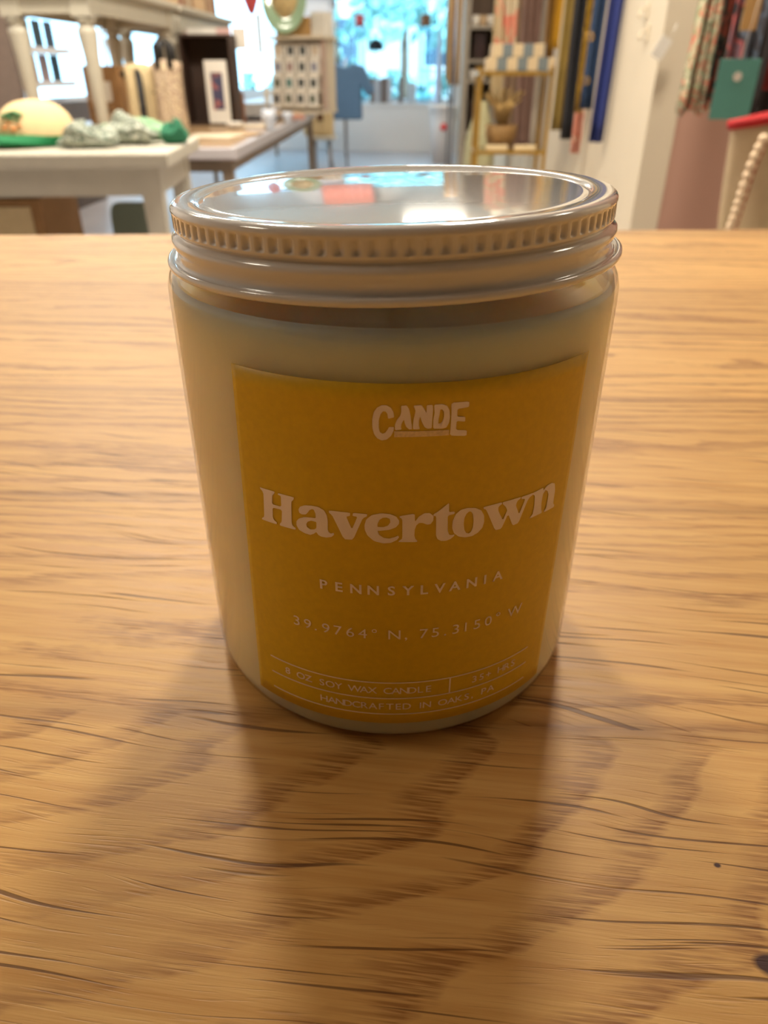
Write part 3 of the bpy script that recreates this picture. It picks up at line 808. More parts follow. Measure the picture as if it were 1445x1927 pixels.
# dark shadow box with framed cards
p = at(388, 212, 4.6)
sb = thing('display_crate', 'dark brown open crate with a framed picture card in it', 'crate', (p.x, 4.72, T2S))
m = MB(); w, h_ = .30, .46
m.box(-w / 2, w / 2, .16, .17, 0, h_); m.box(-w / 2, w / 2, 0, .16, 0, .012); m.box(-w / 2, w / 2, 0, .16, h_ - .012, h_)
m.box(-w / 2, -w / 2 + .012, 0, .16, .012, h_ - .012); m.box(w / 2 - .012, w / 2, 0, .16, .012, h_ - .012)
m.build('frame_box', DARK, sb)
m = MB(); m.box(-.05, -.04, .13, .15, .3, .36)
fc = thing('picture_frame', 'cream mounted picture card with rose and dark blue print inside the crate', 'picture', (p.x + .055, 4.70, T2S + .013))
MB().box(-.065, .065, 0, .012, 0, .32).build('mount', PAPER, fc, [bev(.001)])
MB().box(-.032, .036, -.002, -.0003, .07, .26).build('print', print_mat('rose_blue_print', [rgb(160, 96, 92), rgb(70, 70, 96), rgb(120, 80, 84)], (14, 14, 14)), fc)
boxy('gift_box', 'small reddish brown box right of the dark crate', 'box', 437, 188, 4.95, .13, .1, .17, mat('russet_card', rgb(132, 84, 58), .7), z=T2S)
# bunting hanging under the far stacked table
bt = thing('bunting', 'white and pink paper bunting strip hanging under the stacked table', 'bunting', at(380, 70, 4.9))
for i in range(6):
    MB().box(-.27 + i * .09, -.27 + i * .09 + .086, 0, .002, -.06, .045).build('flag', PAPER if i % 3 != 1 else mat('pale_pink_paper', rgb(206, 168, 160), .8), bt)
MB().tube([(-.28, 0, .047), (.28, 0, .047)], .002, 6).build('cord', WHITE, bt)

# smalls on the low table
TRAY = mat('dark_tray', rgb(44, 42, 46), .4)
def lathe_thing(name, label, cat, px, py, Y, prof_, m_, z=None, group=None, n=24, parts=()):
    p = at(px, py, Y)
    t = MB().lathe(prof_, n).build(name, m_, None)
    t.location = (p.x, Y, z if z is not None else p.z)
    return tag(t, label, cat, group)
def bowl(r, h): return [(0, .002), (r * .5, 0), (r * .8, h * .35), (r, h), (r * .93, h), (r * .72, h * .4), (0, h * .16)]
CRY = mat('frosted_crystal', rgb(196, 204, 216), .08, .2, 40, spec=1.0)
lathe_thing('crystal_candle_holder', 'larger faceted crystal candle holder near the edge of the low table', 'candle holder', 507, 240, 4.35, [(0, 0), (.03, .0), (.022, .02), (.042, .045), (.046, .075), (.036, .1), (.03, .1), (.034, .06), (0, .03)], CRY, T2S, None, 8)
lathe_thing('crystal_candle_holder', 'smaller crystal candle holder just behind the larger one', 'candle holder', 541, 220, 5.0, [(0, 0), (.026, .0), (.02, .015), (.036, .035), (.036, .06), (.03, .06), (.026, .03), (0, .02)], CRY, T2S, None, 8)
boxy('flat_tray', 'thin black tray on the low table', 'tray', 497, 206, 5.3, .22, .16, .022, TRAY, z=T2S)
boxy('stacked_card_box', 'pale grey box on the low table behind the black tray', 'box', 480, 196, 5.6, .2, .14, .09, mat('pale_grey_card', rgb(170, 168, 166), .7), z=T2S)
lathe_thing('ceramic_bowl', 'cream ceramic bowl on the low table beside the crate', 'bowl', 440, 225, 4.4, bowl(.05, .035), PAPER, T2S)
for i, (px, Y, w, d, h, k, wd) in enumerate([(400, 3.75, .26, .2, .012, 'cream', 'cream paper pad lying on the low table, nearest one'), (455, 4.0, .2, .16, .01, 'tan', 'tan paper pad lying on the low table'), (470, 4.55, .2, .13, .014, 'cream', 'cream booklet lying on the low table by the crystal'),
                                            (545, 5.75, .16, .16, .03, 'tan', 'tan tray of trinkets in front of the card rack'), (560, 5.4, .1, .1, .03, 'rose', 'rose coloured tin near the table edge')]):
    boxy('paper_pad', wd, 'stationery', px, 190 if px > 600 else 250, Y, w, d, h, bookm[list(wds).index(k)], R(6 * i - 10), z=T2S, b=.002)

# spinning card rack with kraft box and green platter on it
CR_Y = 6.3
p0, p1 = at(505, 182, CR_Y), at(620, 70, CR_Y)
pc = at(562, 185, CR_Y)
W_ = .42; H_ = at(540, 68, CR_Y).z - T2S
rk = thing('card_rack', 'cream greeting card rack full of cards on the low table', 'card rack', (pc.x, CR_Y, T2S), R(-14))
m = MB()
m.box(-W_ / 2, W_ / 2, .10, .28, .02, H_ - .02); m.box(-W_ / 2 - .02, W_ / 2 + .02, -.06, .3, H_ - .02, H_)
m.box(-W_ / 2, W_ / 2, -.1, .3, 0, .02)
for r_ in range(4): m.box(-W_ / 2, W_ / 2, -.075 + r_ * .03, .1, .04 + r_ * .105, .05 + r_ * .105)
m.build('rack_body', mat('cream_rack_paint', rgb(204, 190, 166), .6, .02), rk)
MB().box(W_ / 2 - .012, W_ / 2, .0, .1, .02, H_ - .02).build('side_panel', mat('rosy_rack_side', rgb(186, 160, 144), .6), rk)
rnd = random.Random(4)
ccol = [rgb(40, 48, 46), rgb(60, 112, 108), rgb(54, 58, 66), rgb(84, 90, 74), rgb(124, 124, 140), rgb(196, 176, 150), rgb(150, 120, 112)]
cmats = [mat('card_print_%s' % w, c_, .7) for w, c_ in zip(['black', 'teal', 'slate', 'olive', 'lilac', 'sand', 'rose'], ccol)]
cw_ = ['black', 'teal', 'slate', 'olive', 'lilac', 'sand', 'rose']
rows_ = ['bottom row', 'second row', 'third row', 'top row']; cols_ = ['leftmost', 'second from left', 'third from left', 'rightmost']
for r_ in range(4):
    for c_ in range(4):
        k = rnd.choice([0, 2, 3, 3]) if r_ < 2 else rnd.choice([4, 5, 0, 6])
        if r_ == 1 and c_ == 1: k = 1
        x = -W_ / 2 + .055 + c_ * .1; y = -.072 + r_ * .03; z = .051 + r_ * .105
        t = thing('greeting_card', 'cream card with %s picture, %s in the %s of the card rack' % (cw_[k], cols_[c_], rows_[r_]), 'card', (0, 0, 0), 0, 'greeting cards in the rack')
        t.matrix_world = Matrix.Translation((pc.x, CR_Y, T2S)) @ Matrix.Rotation(R(-14), 4, 'Z') @ Matrix.Translation((x, y, z))
        MB().box(-.042, .042, 0, .012, 0, .098).build('card', PAPER, t)
        MB().box(-.022, .022, -.001, -.0002, .022, .078).build('picture', cmats[k], t)
kb = thing('card_box', 'open kraft box of upright cards on top of the card rack', 'box', (pc.x + .03, CR_Y + .1, T2S + H_), R(-14))
MB().box(-.17, .11, -.09, .09, 0.0005, .12).build('box_body', mat('ochre_card', rgb(176, 136, 84), .8), kb, [bev(.003)])
for i in range(7): MB().box(.118 + i * .016, .129 + i * .016, -.08, .08, 0.0005, .15).build('card', PAPER, kb)
pp = at(512, 0, CR_Y - .06)
pl = thing('oval_platter', 'pale green oval platter with a sandy centre leaning on the card rack', 'platter', (at(538, 10, CR_Y).x, CR_Y - .02, T2S + H_ + .003), R(-8))
m = MB().lathe([(0, .006), (.1, .006), (.135, .016), (.17, .03), (.175, .034), (.17, .036), (.13, .024), (.1, .014), (0, .014)], 56, (0, 0, 0), 1, 1.35)
mr = Matrix.Rotation(R(82), 4, 'X')
m.v = [tuple(Matrix.Translation((0, 0, .237)) @ (mr @ Vector(v))) for v in m.v]
m.build('rim', mat('pale_green_glaze', rgb(150, 178, 146), .12, .08, 10, coat=.5), pl)
m = MB().lathe([(0, .0145), (.1, .0145), (.1, .0172), (0, .0172)], 48, (0, 0, 0), 1, 1.35)
m.v = [tuple(Matrix.Translation((0, 0, .237)) @ (mr @ Vector(v))) for v in m.v]
m.build('centre', mat('sandy_glaze', rgb(190, 166, 116), .3, .15, 30), pl)

# cream chair with canvas bag at the end of the low table
p = at(598, 260, 6.9)
st = thing('stool', 'cream stool between the low tables', 'stool', (p.x, 7.18, FL))
sh = .52
MB().lathe([(0, sh), (.13, sh), (.14, sh - .01), (.13, sh - .03), (0, sh - .03)], 24).build('seat', WHITE, st)
for k in range(4):
    a = pi / 4 + k * pi / 2
    MB().tube([(.09 * cos(a), .09 * sin(a), sh - .03), (.14 * cos(a), .14 * sin(a), 0)], .011, 8).build('leg', STEEL, st)
MB().tube([(.12 * cos(2 * pi * k / 24), .12 * sin(2 * pi * k / 24), .2) for k in range(25)], .006, 6, cap=False).build('foot_ring', STEEL, st)
tt = tote('cream canvas bag with a brown patch standing on the stool', 572, 628, 165, 246, 7.18, CREAM, 'self', z=FL + sh + .001, h=.42)
MB().box(.0, .05, -.078, -.073, .12, .2).build('patch', BROWN, tt)

# slate blue T-shirt on a stand
p = at(650, 180, 8.3)
ts = thing('shirt_stand', 'grey blue T-shirt hanging on a metal stand by the shop window', 'T-shirt', (p.x, 8.3, FL))
zt_ = at(650, 118, 8.3).z - FL; zb_ = at(650, 225, 8.3).z - FL
m = MB()
def outline(y): return [(-.17, y, zb_), (.17, y, zb_), (.165, y, zt_ - .2), (.23, y, zt_ - .30), (.30, y, zt_ - .24), (.20, y, zt_ - .03), (.07, y, zt_), (.04, y, zt_ - .03), (-.04, y, zt_ - .03), (-.07, y, zt_), (-.20, y, zt_ - .03), (-.30, y, zt_ - .24), (-.23, y, zt_ - .30), (-.165, y, zt_ - .2)]
o_ = outline(-.05) + outline(.05); k = 14
m.add(o_, [tuple(range(k)), tuple(range(2 * k - 1, k - 1, -1))] + [(i, (i + 1) % k, k + (i + 1) % k, k + i) for i in range(k)])
m.build('shirt', mat('slate_blue_jersey', rgb(84, 116, 150), .9, .05), ts, [bev(.02, 3)])
MB().tube([(0, 0, .02), (0, 0, zt_ + .04)], .011, 8).build('pole', STEEL, ts)
MB().lathe([(0, 0), (.14, 0), (.14, .012), (.02, .02), (0, .02)], 24).build('base', STEEL, ts)

# hanging pink ornament with white ribbon
p = at(474, 31, 7.0)
ho = thing('hanging_ornament', 'coral pink drop ornament with a long white ribbon in front of the left window', 'ornament', (p.x, 7.0, p.z))
MB().lathe([(0, 0), (.03, .03), (.062, .11), (.072, .2), (.06, .3), (.03, .36), (0, .38)], 24).build('drop', mat('coral_lacquer', rgb(206, 84, 88), .3), ho)
MB().tube([(0, 0, .38), (0, 0, CEIL - p.z)], .002, 6).build('string', WHITE, ho)
rb = MB()
for (dx, zt2, zb2, w) in ((.05, .02, -.26, .045), (.075, -.5, -.72, .05)): rb.box(dx - w / 2, dx + w / 2, .0, .004, zb2, zt2)
rb.box(.055, .06, 0, .004, -.5, -.26)
rb.build('ribbon', PAPER, ho)

# ------------------------------------------------------------------ left wall shelves with cards, seen between the posts
for (py_, k, wrd) in ((120, 0, 'upper'), (155, 1, 'lower')):
    z = at(90, (90, 162)[k], 6.6).z
    s_ = thing('wall_ledge', '%s narrow white picture ledge on the left wall' % wrd, 'shelf', (XL, 6.4, z), 0, 'picture ledges on the left wall')
    MB().box(0.0005, .14, 0, 1.6, -.02, 0).build('board', WALLW, s_); MB().box(.13, .14, 0, 1.6, 0.0005, .03).build('lip', WALLW, s_)
    rnd = random.Random(k)
    for i in range(6):
        mm = rnd.choice(cmats)
        o = MB().box(0, .012, 0, .17, 0, .24).build('wall_card', mm, None)
        o.location = (XL + .05, 6.5 + i * .24, z + .0005)
        tag(o, '%s picture card, place %s from the near end of the %s ledge' % (cw_[cmats.index(mm)], ['first', 'second', 'third', 'fourth', 'fifth', 'sixth'][i], wrd), 'card', 'cards on the picture ledges')
sh_ = thing('dark_cabinet', 'dark grey brown cabinet against the left wall behind the cap', 'cabinet', (-3.05, 5.6, FL))
MB().box(-.5, .1, 0, 1.4, 0, .80).build('carcass', mat('grey_brown_wood', rgb(96, 82, 72), .6, .1, 8), sh_, [BEV])
for i in range(3): MB().box(-.46 + i * .18, -.29 + i * .18, -.018, -.001, .08, .74).build('door', mat('grey_brown_door', rgb(108, 94, 84), .6, .1, 8), sh_)
pv = thing('cloth_banner', 'brown grey upright cloth banner behind the posts of the stacked table', 'banner', (-2.75, 5.2, FL))
MB().box(-.12, .1, 0, .05, 0, 2.3).build('cloth', mat('taupe_cloth', rgb(128, 112, 102), .9, .08), pv)

# ------------------------------------------------------------------ shop window display
SZ = -0.2695
def onsill(px): return at(px, 185, YB - .14).x
pots = thing('potted_fern', 'leafy green plant left in the shop window', 'plant', (onsill(647), YB - .17, SZ))
pc_z = .34
MB().lathe([(0, 0), (.07, 0), (.09, pc_z), (.07, pc_z), (.06, pc_z - .04), (0, pc_z - .04)], 24).build('tall_pot', CLEAR if False else mat('pale_pot', rgb(200, 206, 206), .3), pots)
LEAF = mat('fern_leaf', rgb(60, 128, 74), .6, .2, 20)
m = MB(); rnd = random.Random(2)
for i in range(46):
    a = rnd.uniform(0, 2 * pi); L = rnd.uniform(.12, .22); el = rnd.uniform(.1, 1.3)
    prev = None
    for s in range(7):
        t = s / 6
        c = Vector((cos(a) * L * t * cos(el * (1 - .6 * t)), sin(a) * L * t * .35, pc_z - .03 + L * sin(el) * t - .12 * t * t))
        w = .022 * sin(pi * min(t + .12, 1)) + .001
        sd = Vector((-sin(a), cos(a), .3)).normalized() * w
        m.v += [tuple(c - sd), tuple(c + sd)]
        b = len(m.v)
        if s: m.f.append((b - 4, b - 3, b - 1, b - 2)); m.mi.append(0); m.smooth.append(True)
m.build('fronds', LEAF, pots, [solid(.002)])
wb = print_mat('window_books', [rgb(120, 104, 96), rgb(170, 162, 160), rgb(90, 76, 70)], (3, 3, 3))
rnd = random.Random(12); x = onsill(697)
shade = ['taupe', 'pale grey', 'mid grey', 'brown', 'pale grey', 'taupe', 'mid grey']
shc = dict(taupe=rgb(116, 102, 96), brown=rgb(104, 80, 66)); shc['pale grey'] = rgb(176, 174, 178); shc['mid grey'] = rgb(140, 136, 138)
for i in range(6):
    w = rnd.uniform(.045, .075); hh = .33 * rnd.uniform(.9, 1)
    o = MB().box(0, w, -.22, -.02, 0, hh).build('book', mat('spine_%s' % shade[i].replace(' ', '_'), shc[shade[i]], .7), None, [bev(.003)])
    o.location = (x, YB - .0, SZ + .0005)
    tag(o, 'tall %s book on the window sill, %s from the left' % (shade[i], ['first', 'second', 'third', 'fourth', 'fifth', 'sixth', 'seventh'][i]), 'book', 'tall books on the window sill')
    x += w + .006 + (.10 if i == 4 else 0)
# a glass shelf hung in the window with jars on it
gs = thing('hanging_glass_shelf', 'glass shelf hanging in the shop window', 'shelf', (0, YB - .16, at(740, 95, YB - .14).z))
MB().box(onsill(690), onsill(778), -.1, .1, -.01, 0).build('glass_board', CLEAR, gs)
for px in (693, 775): MB().tube([(onsill(px), 0, 0), (onsill(px), 0, 1.55)], .003, 6).build('wire', STEEL, gs)
gz = at(740, 95, YB - .14).z
o = MB().lathe([(0, .0), (.1, 0), (.11, .03), (.095, .09), (.05, .13), (0, .14)], 28).build('felt_hat', mat('black_felt', rgb(26, 28, 34), .8), None)
o.location = (onsill(708), YB - .16, gz + .0005); tag(o, 'small black rounded hat on the glass shelf in the window', 'hat')
for (px, lab_, lidc, r, h) in ((676, 'tall glass bottle with a red cap in the left of the shop window', rgb(178, 74, 74), .055, .62), (797, 'tall glass jar with a brown lid in the right of the shop window', rgb(136, 92, 62), .065, .66)):
    t = thing('tall_glass_jar', lab_, 'jar', (onsill(px) + (.02 if px < 700 else .0), YB - .1 - (.0 if px > 700 else .0), SZ))
    zl = at(px, 45, YB - .14).z - SZ
    MB().lathe([(0, 0), (r * .9, 0), (r * 1.5, .03), (r * 1.5, zl - .12), (r, zl - .05), (r, zl - .03)], 24).build('glass', glass_mat('blue_glass_%d' % px, (.72, .86, .92, 1)), t)
    MB().lathe([(0, zl - .03), (r * 1.15, zl - .03), (r * 1.15, zl + .11), (0, zl + .115)], 24).build('lid', mat('cap_%d' % px, lidc, .6), t)
o = boxy('clear_riser', 'pale grey display riser at the right of the window sill', 'riser', 775, 190, YB - .14, .12, .2, .26, mat('frosted_riser', rgb(176, 186, 196), .2), z=SZ)
p = onsill(820)
lp_ = thing('cone_vase', 'pale cone shaped vase right of the glass jar in the window', 'vase', (onsill(824), YB - .17, SZ))
MB().lathe([(0, 0), (.07, 0), (.065, .02), (.03, .75), (.02, .95), (.014, .95), (.02, .75), (0, .7)], 24).build('vase_body', mat('lilac_glaze', rgb(180, 186, 206), .2), lp_)
pb = thing('pink_hanging_sign', 'pink fabric banner hanging from the ceiling above the shop window', 'banner', (-1.25, YB - .35, CEIL))
m = MB(); nx = 24
for z in (-1.04, -.02):
    for i in range(nx + 1): m.v.append((-.42 + .84 * i / nx, .012 * sin(i * 1.6), z))
for i in range(nx): m.f.append((i, i + 1, nx + 2 + i, nx + 1 + i)); m.mi.append(0); m.smooth.append(True)
m.build('fabric', mat('salmon_fabric', rgb(244, 138, 118), .8), pb, [solid(.004)])
MB().tube([(-.44, 0, -.015), (.44, 0, -.015)], .01, 8).build('rod', WHITE, pb)
sp = thing('added_banner_spot', 'small white spot lamp added on the ceiling, out of view, to brighten the pink banner', 'spot lamp', (-1.25, 9.9, CEIL))  # unseen lamp, added only to brighten the banner for its reflection in the lid
MB().lathe([(0, -.0005), (.05, -.0005), (.05, -.02), (.012, -.03), (0, -.03)], 20).build('base', WALLW, sp)
mt = MB().lathe([(0, 0), (.035, 0), (.045, .12), (.04, .12), (.03, .01), (0, .01)], 20)
mt.v = [tuple(Matrix.Translation((0, 0, -.07)) @ Matrix.Rotation(R(-95), 4, 'X') @ Vector(v)) for v in mt.v]
mt.build('head', WALLW, sp)
MB().tube([(0, 0, -.03), (0, .02, -.07)], .008, 8).build('arm', STEEL, sp)
L = light('added_spot_light', 'SPOT', (0, .14, -.085), 130, LAMP_COLOR, (R(76), 0, 0), spot_size=R(50), spot_blend=.5, shadow_soft_size=.03); L.parent = sp
# white bin with red dot, right of the window
p = at(832, 292, 10.4)
bn = thing('white_bucket', 'white bucket with a red dot by the right wall near the window', 'bucket', (p.x, 10.4, FL))
MB().lathe([(0, 0), (.13, 0), (.17, .45), (.18, .62), (.2, .63), (.2, .66), (.175, .66), (.16, .45), (0, .03)], 28).build('body', WALLW, bn)
m = MB().lathe([(0, .004), (.045, .004), (.045, 0), (0, 0)], 20); mr2 = Matrix.Translation((.0, -.176, .42)) @ Matrix.Rotation(R(84), 4, 'X')
m.v = [tuple(mr2 @ Vector(v)) for v in m.v]; m.build('dot', mat('red_sticker', rgb(204, 70, 66), .6), bn)

# ------------------------------------------------------------------ clothes, scarves and shelves on the right
def drape(name, label, cat, m_, pxl, pxr, pyb, Y, ztop=1.25, folds=4, amp=.018, group=None, wtop=None, hem=0.0, seed=0, yaw=0.0):
    """a hanging length of cloth: its hem spans columns pxl..pxr at row pyb, distance Y; folds run down it"""
    a, b = at(pxl, pyb, Y), at(pxr, pyb, Y)
    w = b.x - a.x; zb = a.z; cx = (a.x + b.x) / 2
    t = thing(name, label, cat, (cx, Y, ztop), yaw, group)
    rnd = random.Random(seed); p1, p2 = rnd.uniform(0, 6), rnd.uniform(0, 6)
    m = MB(); nx, nz = 36, 16
    for j in range(nz + 1):
        v = j / nz; z = -(ztop - zb) * v
        ww = w * ((wtop or 1) * (1 - v) + v)
        for i in range(nx + 1):
            u = i / nx
            y = amp * (.5 + .5 * v) * sin(folds * 2 * pi * u + p1 + .5 * sin(3 * v + p2)) + .3 * amp * sin(5 * v + 9 * u)
            m.v.append(((u - .5) * ww + .004 * sin(6 * v + p2), y, z + (hem * sin(folds * 2 * pi * u * .5 + p2) * v)))
    for j in range(nz):
        for i in range(nx):
            q = j * (nx + 1) + i; m.f.append((q, q + 1, q + nx + 2, q + nx + 1)); m.mi.append(0); m.smooth.append(True)
    m.build('cloth', m_, t, [solid(.004)])
    MB().tube([(-w * .3, 0, .004), (0, 0, .03), (w * .3, 0, .004)], .004, 6).build('hanger', GOLD, t)
    return t
rail = thing('scarf_rail', 'gold rail along the right wall that the scarves hang from', 'rail', (.66, 3.25, 1.29))
MB().tube([(0, 0, 0), (0, 5.0, 0)], .01, 8).build('rod', GOLD, rail)
for yy in (.1, 2.5, 4.9): MB().tube([(0, yy, 0), (XR - .66 - .001, yy, 0)], .006, 6).build('bracket', GOLD, rail)
NAVY = mat('navy_blue_cloth', rgb(32, 44, 104), .8, .08, 10)
TEALN = mat('dark_teal_cloth', rgb(22, 46, 76), .8, .1, 10)
GLIT = print_mat('gold_sequin_cloth', [rgb(120, 92, 24), rgb(196, 156, 52), rgb(150, 116, 36)], (70, 70, 40), .4)
OLIVE = mat('olive_gold_cloth', rgb(150, 126, 62), .7, .15, 8)
INKC = mat('black_cloth', rgb(16, 14, 18), .8)
PEACH = print_mat('peach_floral', [rgb(216, 160, 140), rgb(206, 132, 108), rgb(222, 186, 160)], (16, 16, 16))
CORAL = print_mat('cream_coral_print', [rgb(206, 190, 160), rgb(220, 140, 116), rgb(196, 176, 140), rgb(226, 160, 138)], (7, 7, 4))
TAUPE = mat('taupe_scarf_cloth', rgb(134, 108, 86), .9, .15, 8)
MAUVE = mat('mauve_brown_cloth', rgb(120, 92, 80), .9, .15, 8)
MUST = mat('mustard_cloth', rgb(196, 150, 36), .8, .08, 8)
OCHRE = mat('ochre_cloth', rgb(128, 90, 30), .8, .15, 8)
GREYC = mat('warm_grey_cloth', rgb(150, 138, 122), .9, .1, 8)
S = 'scarves hanging along the right wall'
for i, (nm, lb, mm, a, b, yb, Y, f, top) in enumerate([
    ('scarf', 'long plain navy blue scarf hanging nearest the cream wall', NAVY, 1108, 1136, 268, 3.4, 1.5, 1.25),
    ('scarf', 'narrow dark teal scarf just left of the navy one', TEALN, 1092, 1114, 205, 3.6, 1.5, 1.25),
    ('scarf', 'gold sequinned scarf between the teal and black ones', GLIT, 1072, 1096, 212, 3.85, 2, 1.25),
    ('scarf', 'peach floral scarf ending below the gold one', PEACH, 1072, 1100, 288, 3.98, 3, 1.25),
    ('scarf', 'long narrow black scarf', INKC, 1054, 1074, 262, 3.75, 1.5, 1.25),
    ('scarf', 'olive gold scarf left of the black one', OLIVE, 1036, 1058, 245, 4.6, 2, 1.25),
    ('scarf', 'bright mustard scarf with its end at the level of the checked boxes', MUST, 1036, 1050, 92, 4.85, 1, 1.25),
    ('scarf', 'brownish ochre scarf beside the mustard one', OCHRE, 1022, 1040, 110, 5.05, 2, 1.25),
    ('scarf', 'warm grey scarf behind the gold shelf', GREYC, 996, 1026, 280, 5.3, 2, 1.25),
    ('scarf', 'mauve brown scarf behind the gold shelf', MAUVE, 962, 1000, 290, 5.7, 3, 1.25),
    ('scarf', 'taupe scarf left of the mauve brown one', TAUPE, 936, 966, 285, 6.1, 2, 1.25)]):
    drape(nm, lb, 'scarf', mm, a, b, yb, Y, top, f, .014, S, seed=i)
drape('scarf', 'cream and coral printed scarf bunched above the checked boxes', 'scarf', CORAL, 930, 968, 100, 4.95, 1.15, 3, .02, S, 1.2, seed=31)
drape('scarf', 'pale cream scarf seen under the checked boxes', 'scarf', CREAM, 920, 944, 195, 6.5, 1.25, 2, .02, S, seed=32)
# gold rings sewn on three of the scarves
for (px, py, host) in ((1107, 70, 'navy blue'), (1100, 152, 'dark teal'), (1084, 137, 'sequinned')):
    t = [o for o in COL.objects if o.name.startswith('scarf') and host in o.get('label', '')][0]
    p = at(px, py, t.location.y)
    m = MB().tube([(p.x - t.location.x + .014 * cos(2 * pi * k / 16), -.024, p.z - t.location.z + .014 * sin(2 * pi * k / 16)) for k in range(17)], .004, 8, cap=False)
    m.build('ring_clip', GOLD, t)['label'] = 'gold ring clip'

# gold etagere
EY = 4.0
a, b = at(905, 134, EY), at(1040, 134, EY)
ex0, ex1 = a.x, b.x
z1, z2 = a.z, at(905, 283, EY).z
et = thing('gold_etagere', 'thin gold metal shelf unit in front of the scarves', 'shelf unit', (ex0, EY, FL))
w = ex1 - ex0
for (x, y) in ((0, 0), (w, 0), (0, .28), (w, .28)):
    MB().box(x - .009, x + .009, y - .009, y + .009, 0, z1 - FL + .02).build('post', GOLD, et)
for z in (z1, z2, z2 - .42):
    m = MB()
    for (p_, q_, r_, s_) in ((.01, w - .01, -.009, .009), (.01, w - .01, .271, .289), (-.009, .009, .01, .27), (w - .009, w + .009, .01, .27)):
        m.box(p_, q_, r_, s_, z - FL - .018, z - FL - .001)
    m.build('shelf_frame', GOLD, et)
    MB().box(.01, w - .01, .01, .27, z - FL - .008, z - FL).build('glass_shelf', CLEAR, et)
CHK = stripe_mat('checked_paper', rgb(190, 168, 132), rgb(104, 112, 112), 0, .1, .5, .7)
for (pa, pb_, z, y, lb) in ((912, 1050, z1 + .0005, .13, 'lower blue grey and cream checked box on the gold shelf'), (922, 1030, z1 + .058, .15, 'upper blue grey and cream checked box on the gold shelf')):
    A, B = at(pa, 130, EY), at(pb_, 130, EY)
    k = B.x - A.x - .02
    o = MB().box(0, k, 0, .16, 0, .056).build('checked_box', CHK, None, [bev(.003)])
    o.location = (A.x + .01, EY + y - .1, z); tag(o, lb, 'box', 'checked boxes')
def rr(px, Y): return at(px, 200, Y)
m = MB()
bs = thing('wicker_basket', 'round brown wicker basket with dried grass on the lower gold shelf', 'basket', (at(945, 270, EY).x, EY + .12, z2 + .0005))
MB().lathe([(0, 0), (.06, 0), (.078, .06), (.08, .11), (.074, .11), (.07, .06), (0, .012)], 28, rmod=lambda r, z, k: r * (1 + .03 * (k % 2))).build('basket_body', mat('wicker', rgb(128, 96, 52), .8, .2, 60), bs)
m = MB(); rnd = random.Random(3)
for k in range(40):
    a = rnd.uniform(0, 6.28); L = rnd.uniform(.12, .24); s = rnd.uniform(.2, .5)
    m.tube([(0.02 * cos(a), .02 * sin(a), .08), (s * L * .5 * cos(a), s * L * .5 * sin(a), .08 + L * .6), (s * L * cos(a), s * L * sin(a), .08 + L * .8)], [.003, .004, .006], 5)
m.build('dried_grass', mat('dried_grass', rgb(176, 144, 88), .9, .15, 30), bs)
for (pa, pb_, lb) in ((915, 955, 'cream box lying left on the lower gold shelf'), (968, 1008, 'cream box lying right on the lower gold shelf')):
    A, B = at(pa, 280, EY), at(pb_, 280, EY)
    o = MB().box(0, B.x - A.x, 0, .05, 0, .022).build('flat_box', CREAM, None, [bev(.002)]); o.location = (A.x, EY - .005, z2 + .0005)
    tag(o, lb, 'box', 'cream boxes on the gold shelf')

# tall pale shelf unit further back with dark framed things
UY = 7.2
a, b = at(868, 280, UY), at(922, 280, UY)
un = thing('tall_shelf_unit', 'tall pale wooden shelf unit by the right wall', 'shelf unit', (a.x, UY, FL))
w = b.x - a.x; PALE = mat('pale_grey_wood', rgb(150, 140, 126), .6, .06)
for x in (0, w): MB().box(x - .025, x + .025, 0, .35, 0, 2.5).build('side', PALE, un)
zs = [at(890, y, UY).z - FL for y in (48, 112, 150)] + [.25, .55]
for z in zs: MB().box(.026, w - .026, 0, .35, z - .025, z).build('shelf', PALE, un)
MB().box(.026, w - .026, .33, .35, .0, 2.5).build('back_panel', mat('brown_back', rgb(104, 84, 68), .7), un)
for (px, py, hh, lb) in ((893, 112, .20, 'dark framed picture on the upper shelf of the pale unit'), (888, 215, .26, 'dark wine coloured framed picture on the lower shelf of the pale unit')):
    p = at(px, py, UY + .05)
    zsh = FL + (zs[1] if py < 150 else zs[4])
    t = thing('framed_picture', lb, 'picture', (un.location.x + .12, UY + .1, zsh + .0005))
    MB().box(-.05, .05, 0, .02, 0, hh).build('frame', DARK, t); MB().box(-.036, .036, -.002, -.0003, .02, hh - .02).build('picture', mat('wine_print_%d' % px, rgb(54, 26, 26), .5), t)
for (px, zi, c_, wrd) in ((884, 0, 'white', 'left'), (893, 0, 'tan', 'middle'), (910, 0, 'white', 'right'), (884, 2, 'white', 'left end of the lower shelf'), (898, 2, 'white', 'right end of the lower shelf')):
    o = MB().lathe([(0, 0), (.025, 0), (.030, .01), (.032, .075), (.029, .075), (.027, .012), (0, .01)], 20).build('ceramic_cup', PAPER if c_ == 'white' else bookm[0])
    o.location = (un.location.x + {884: .07, 893: .135, 910: .20, 898: .16}[px], UY + .07, FL + zs[zi] + .0005)
    tag(o, '%s ceramic cup on the pale shelf unit, %s' % (c_, wrd if zi else wrd + ' of the three upper cups'), 'cup', 'cups on the pale shelf unit')
bg_ = thing('woven_bag', 'pale green woven bag slumped in front of the pale shelf unit', 'bag', (at(905, 240, 5.6).x, 5.6, FL + .0))
zz = at(905, 190, 5.6).z - FL
MB().lathe([(0, 0), (.10, 0), (.12, .15), (.10, zz * .7), (.03, zz), (0, zz)], 24, rmod=lambda r, z, k: r * (1 + .08 * sin(k * 1.3))).build('bag_body', mat('sage_cream_weave', rgb(172, 166, 128), .9, .1, 40), bg_)
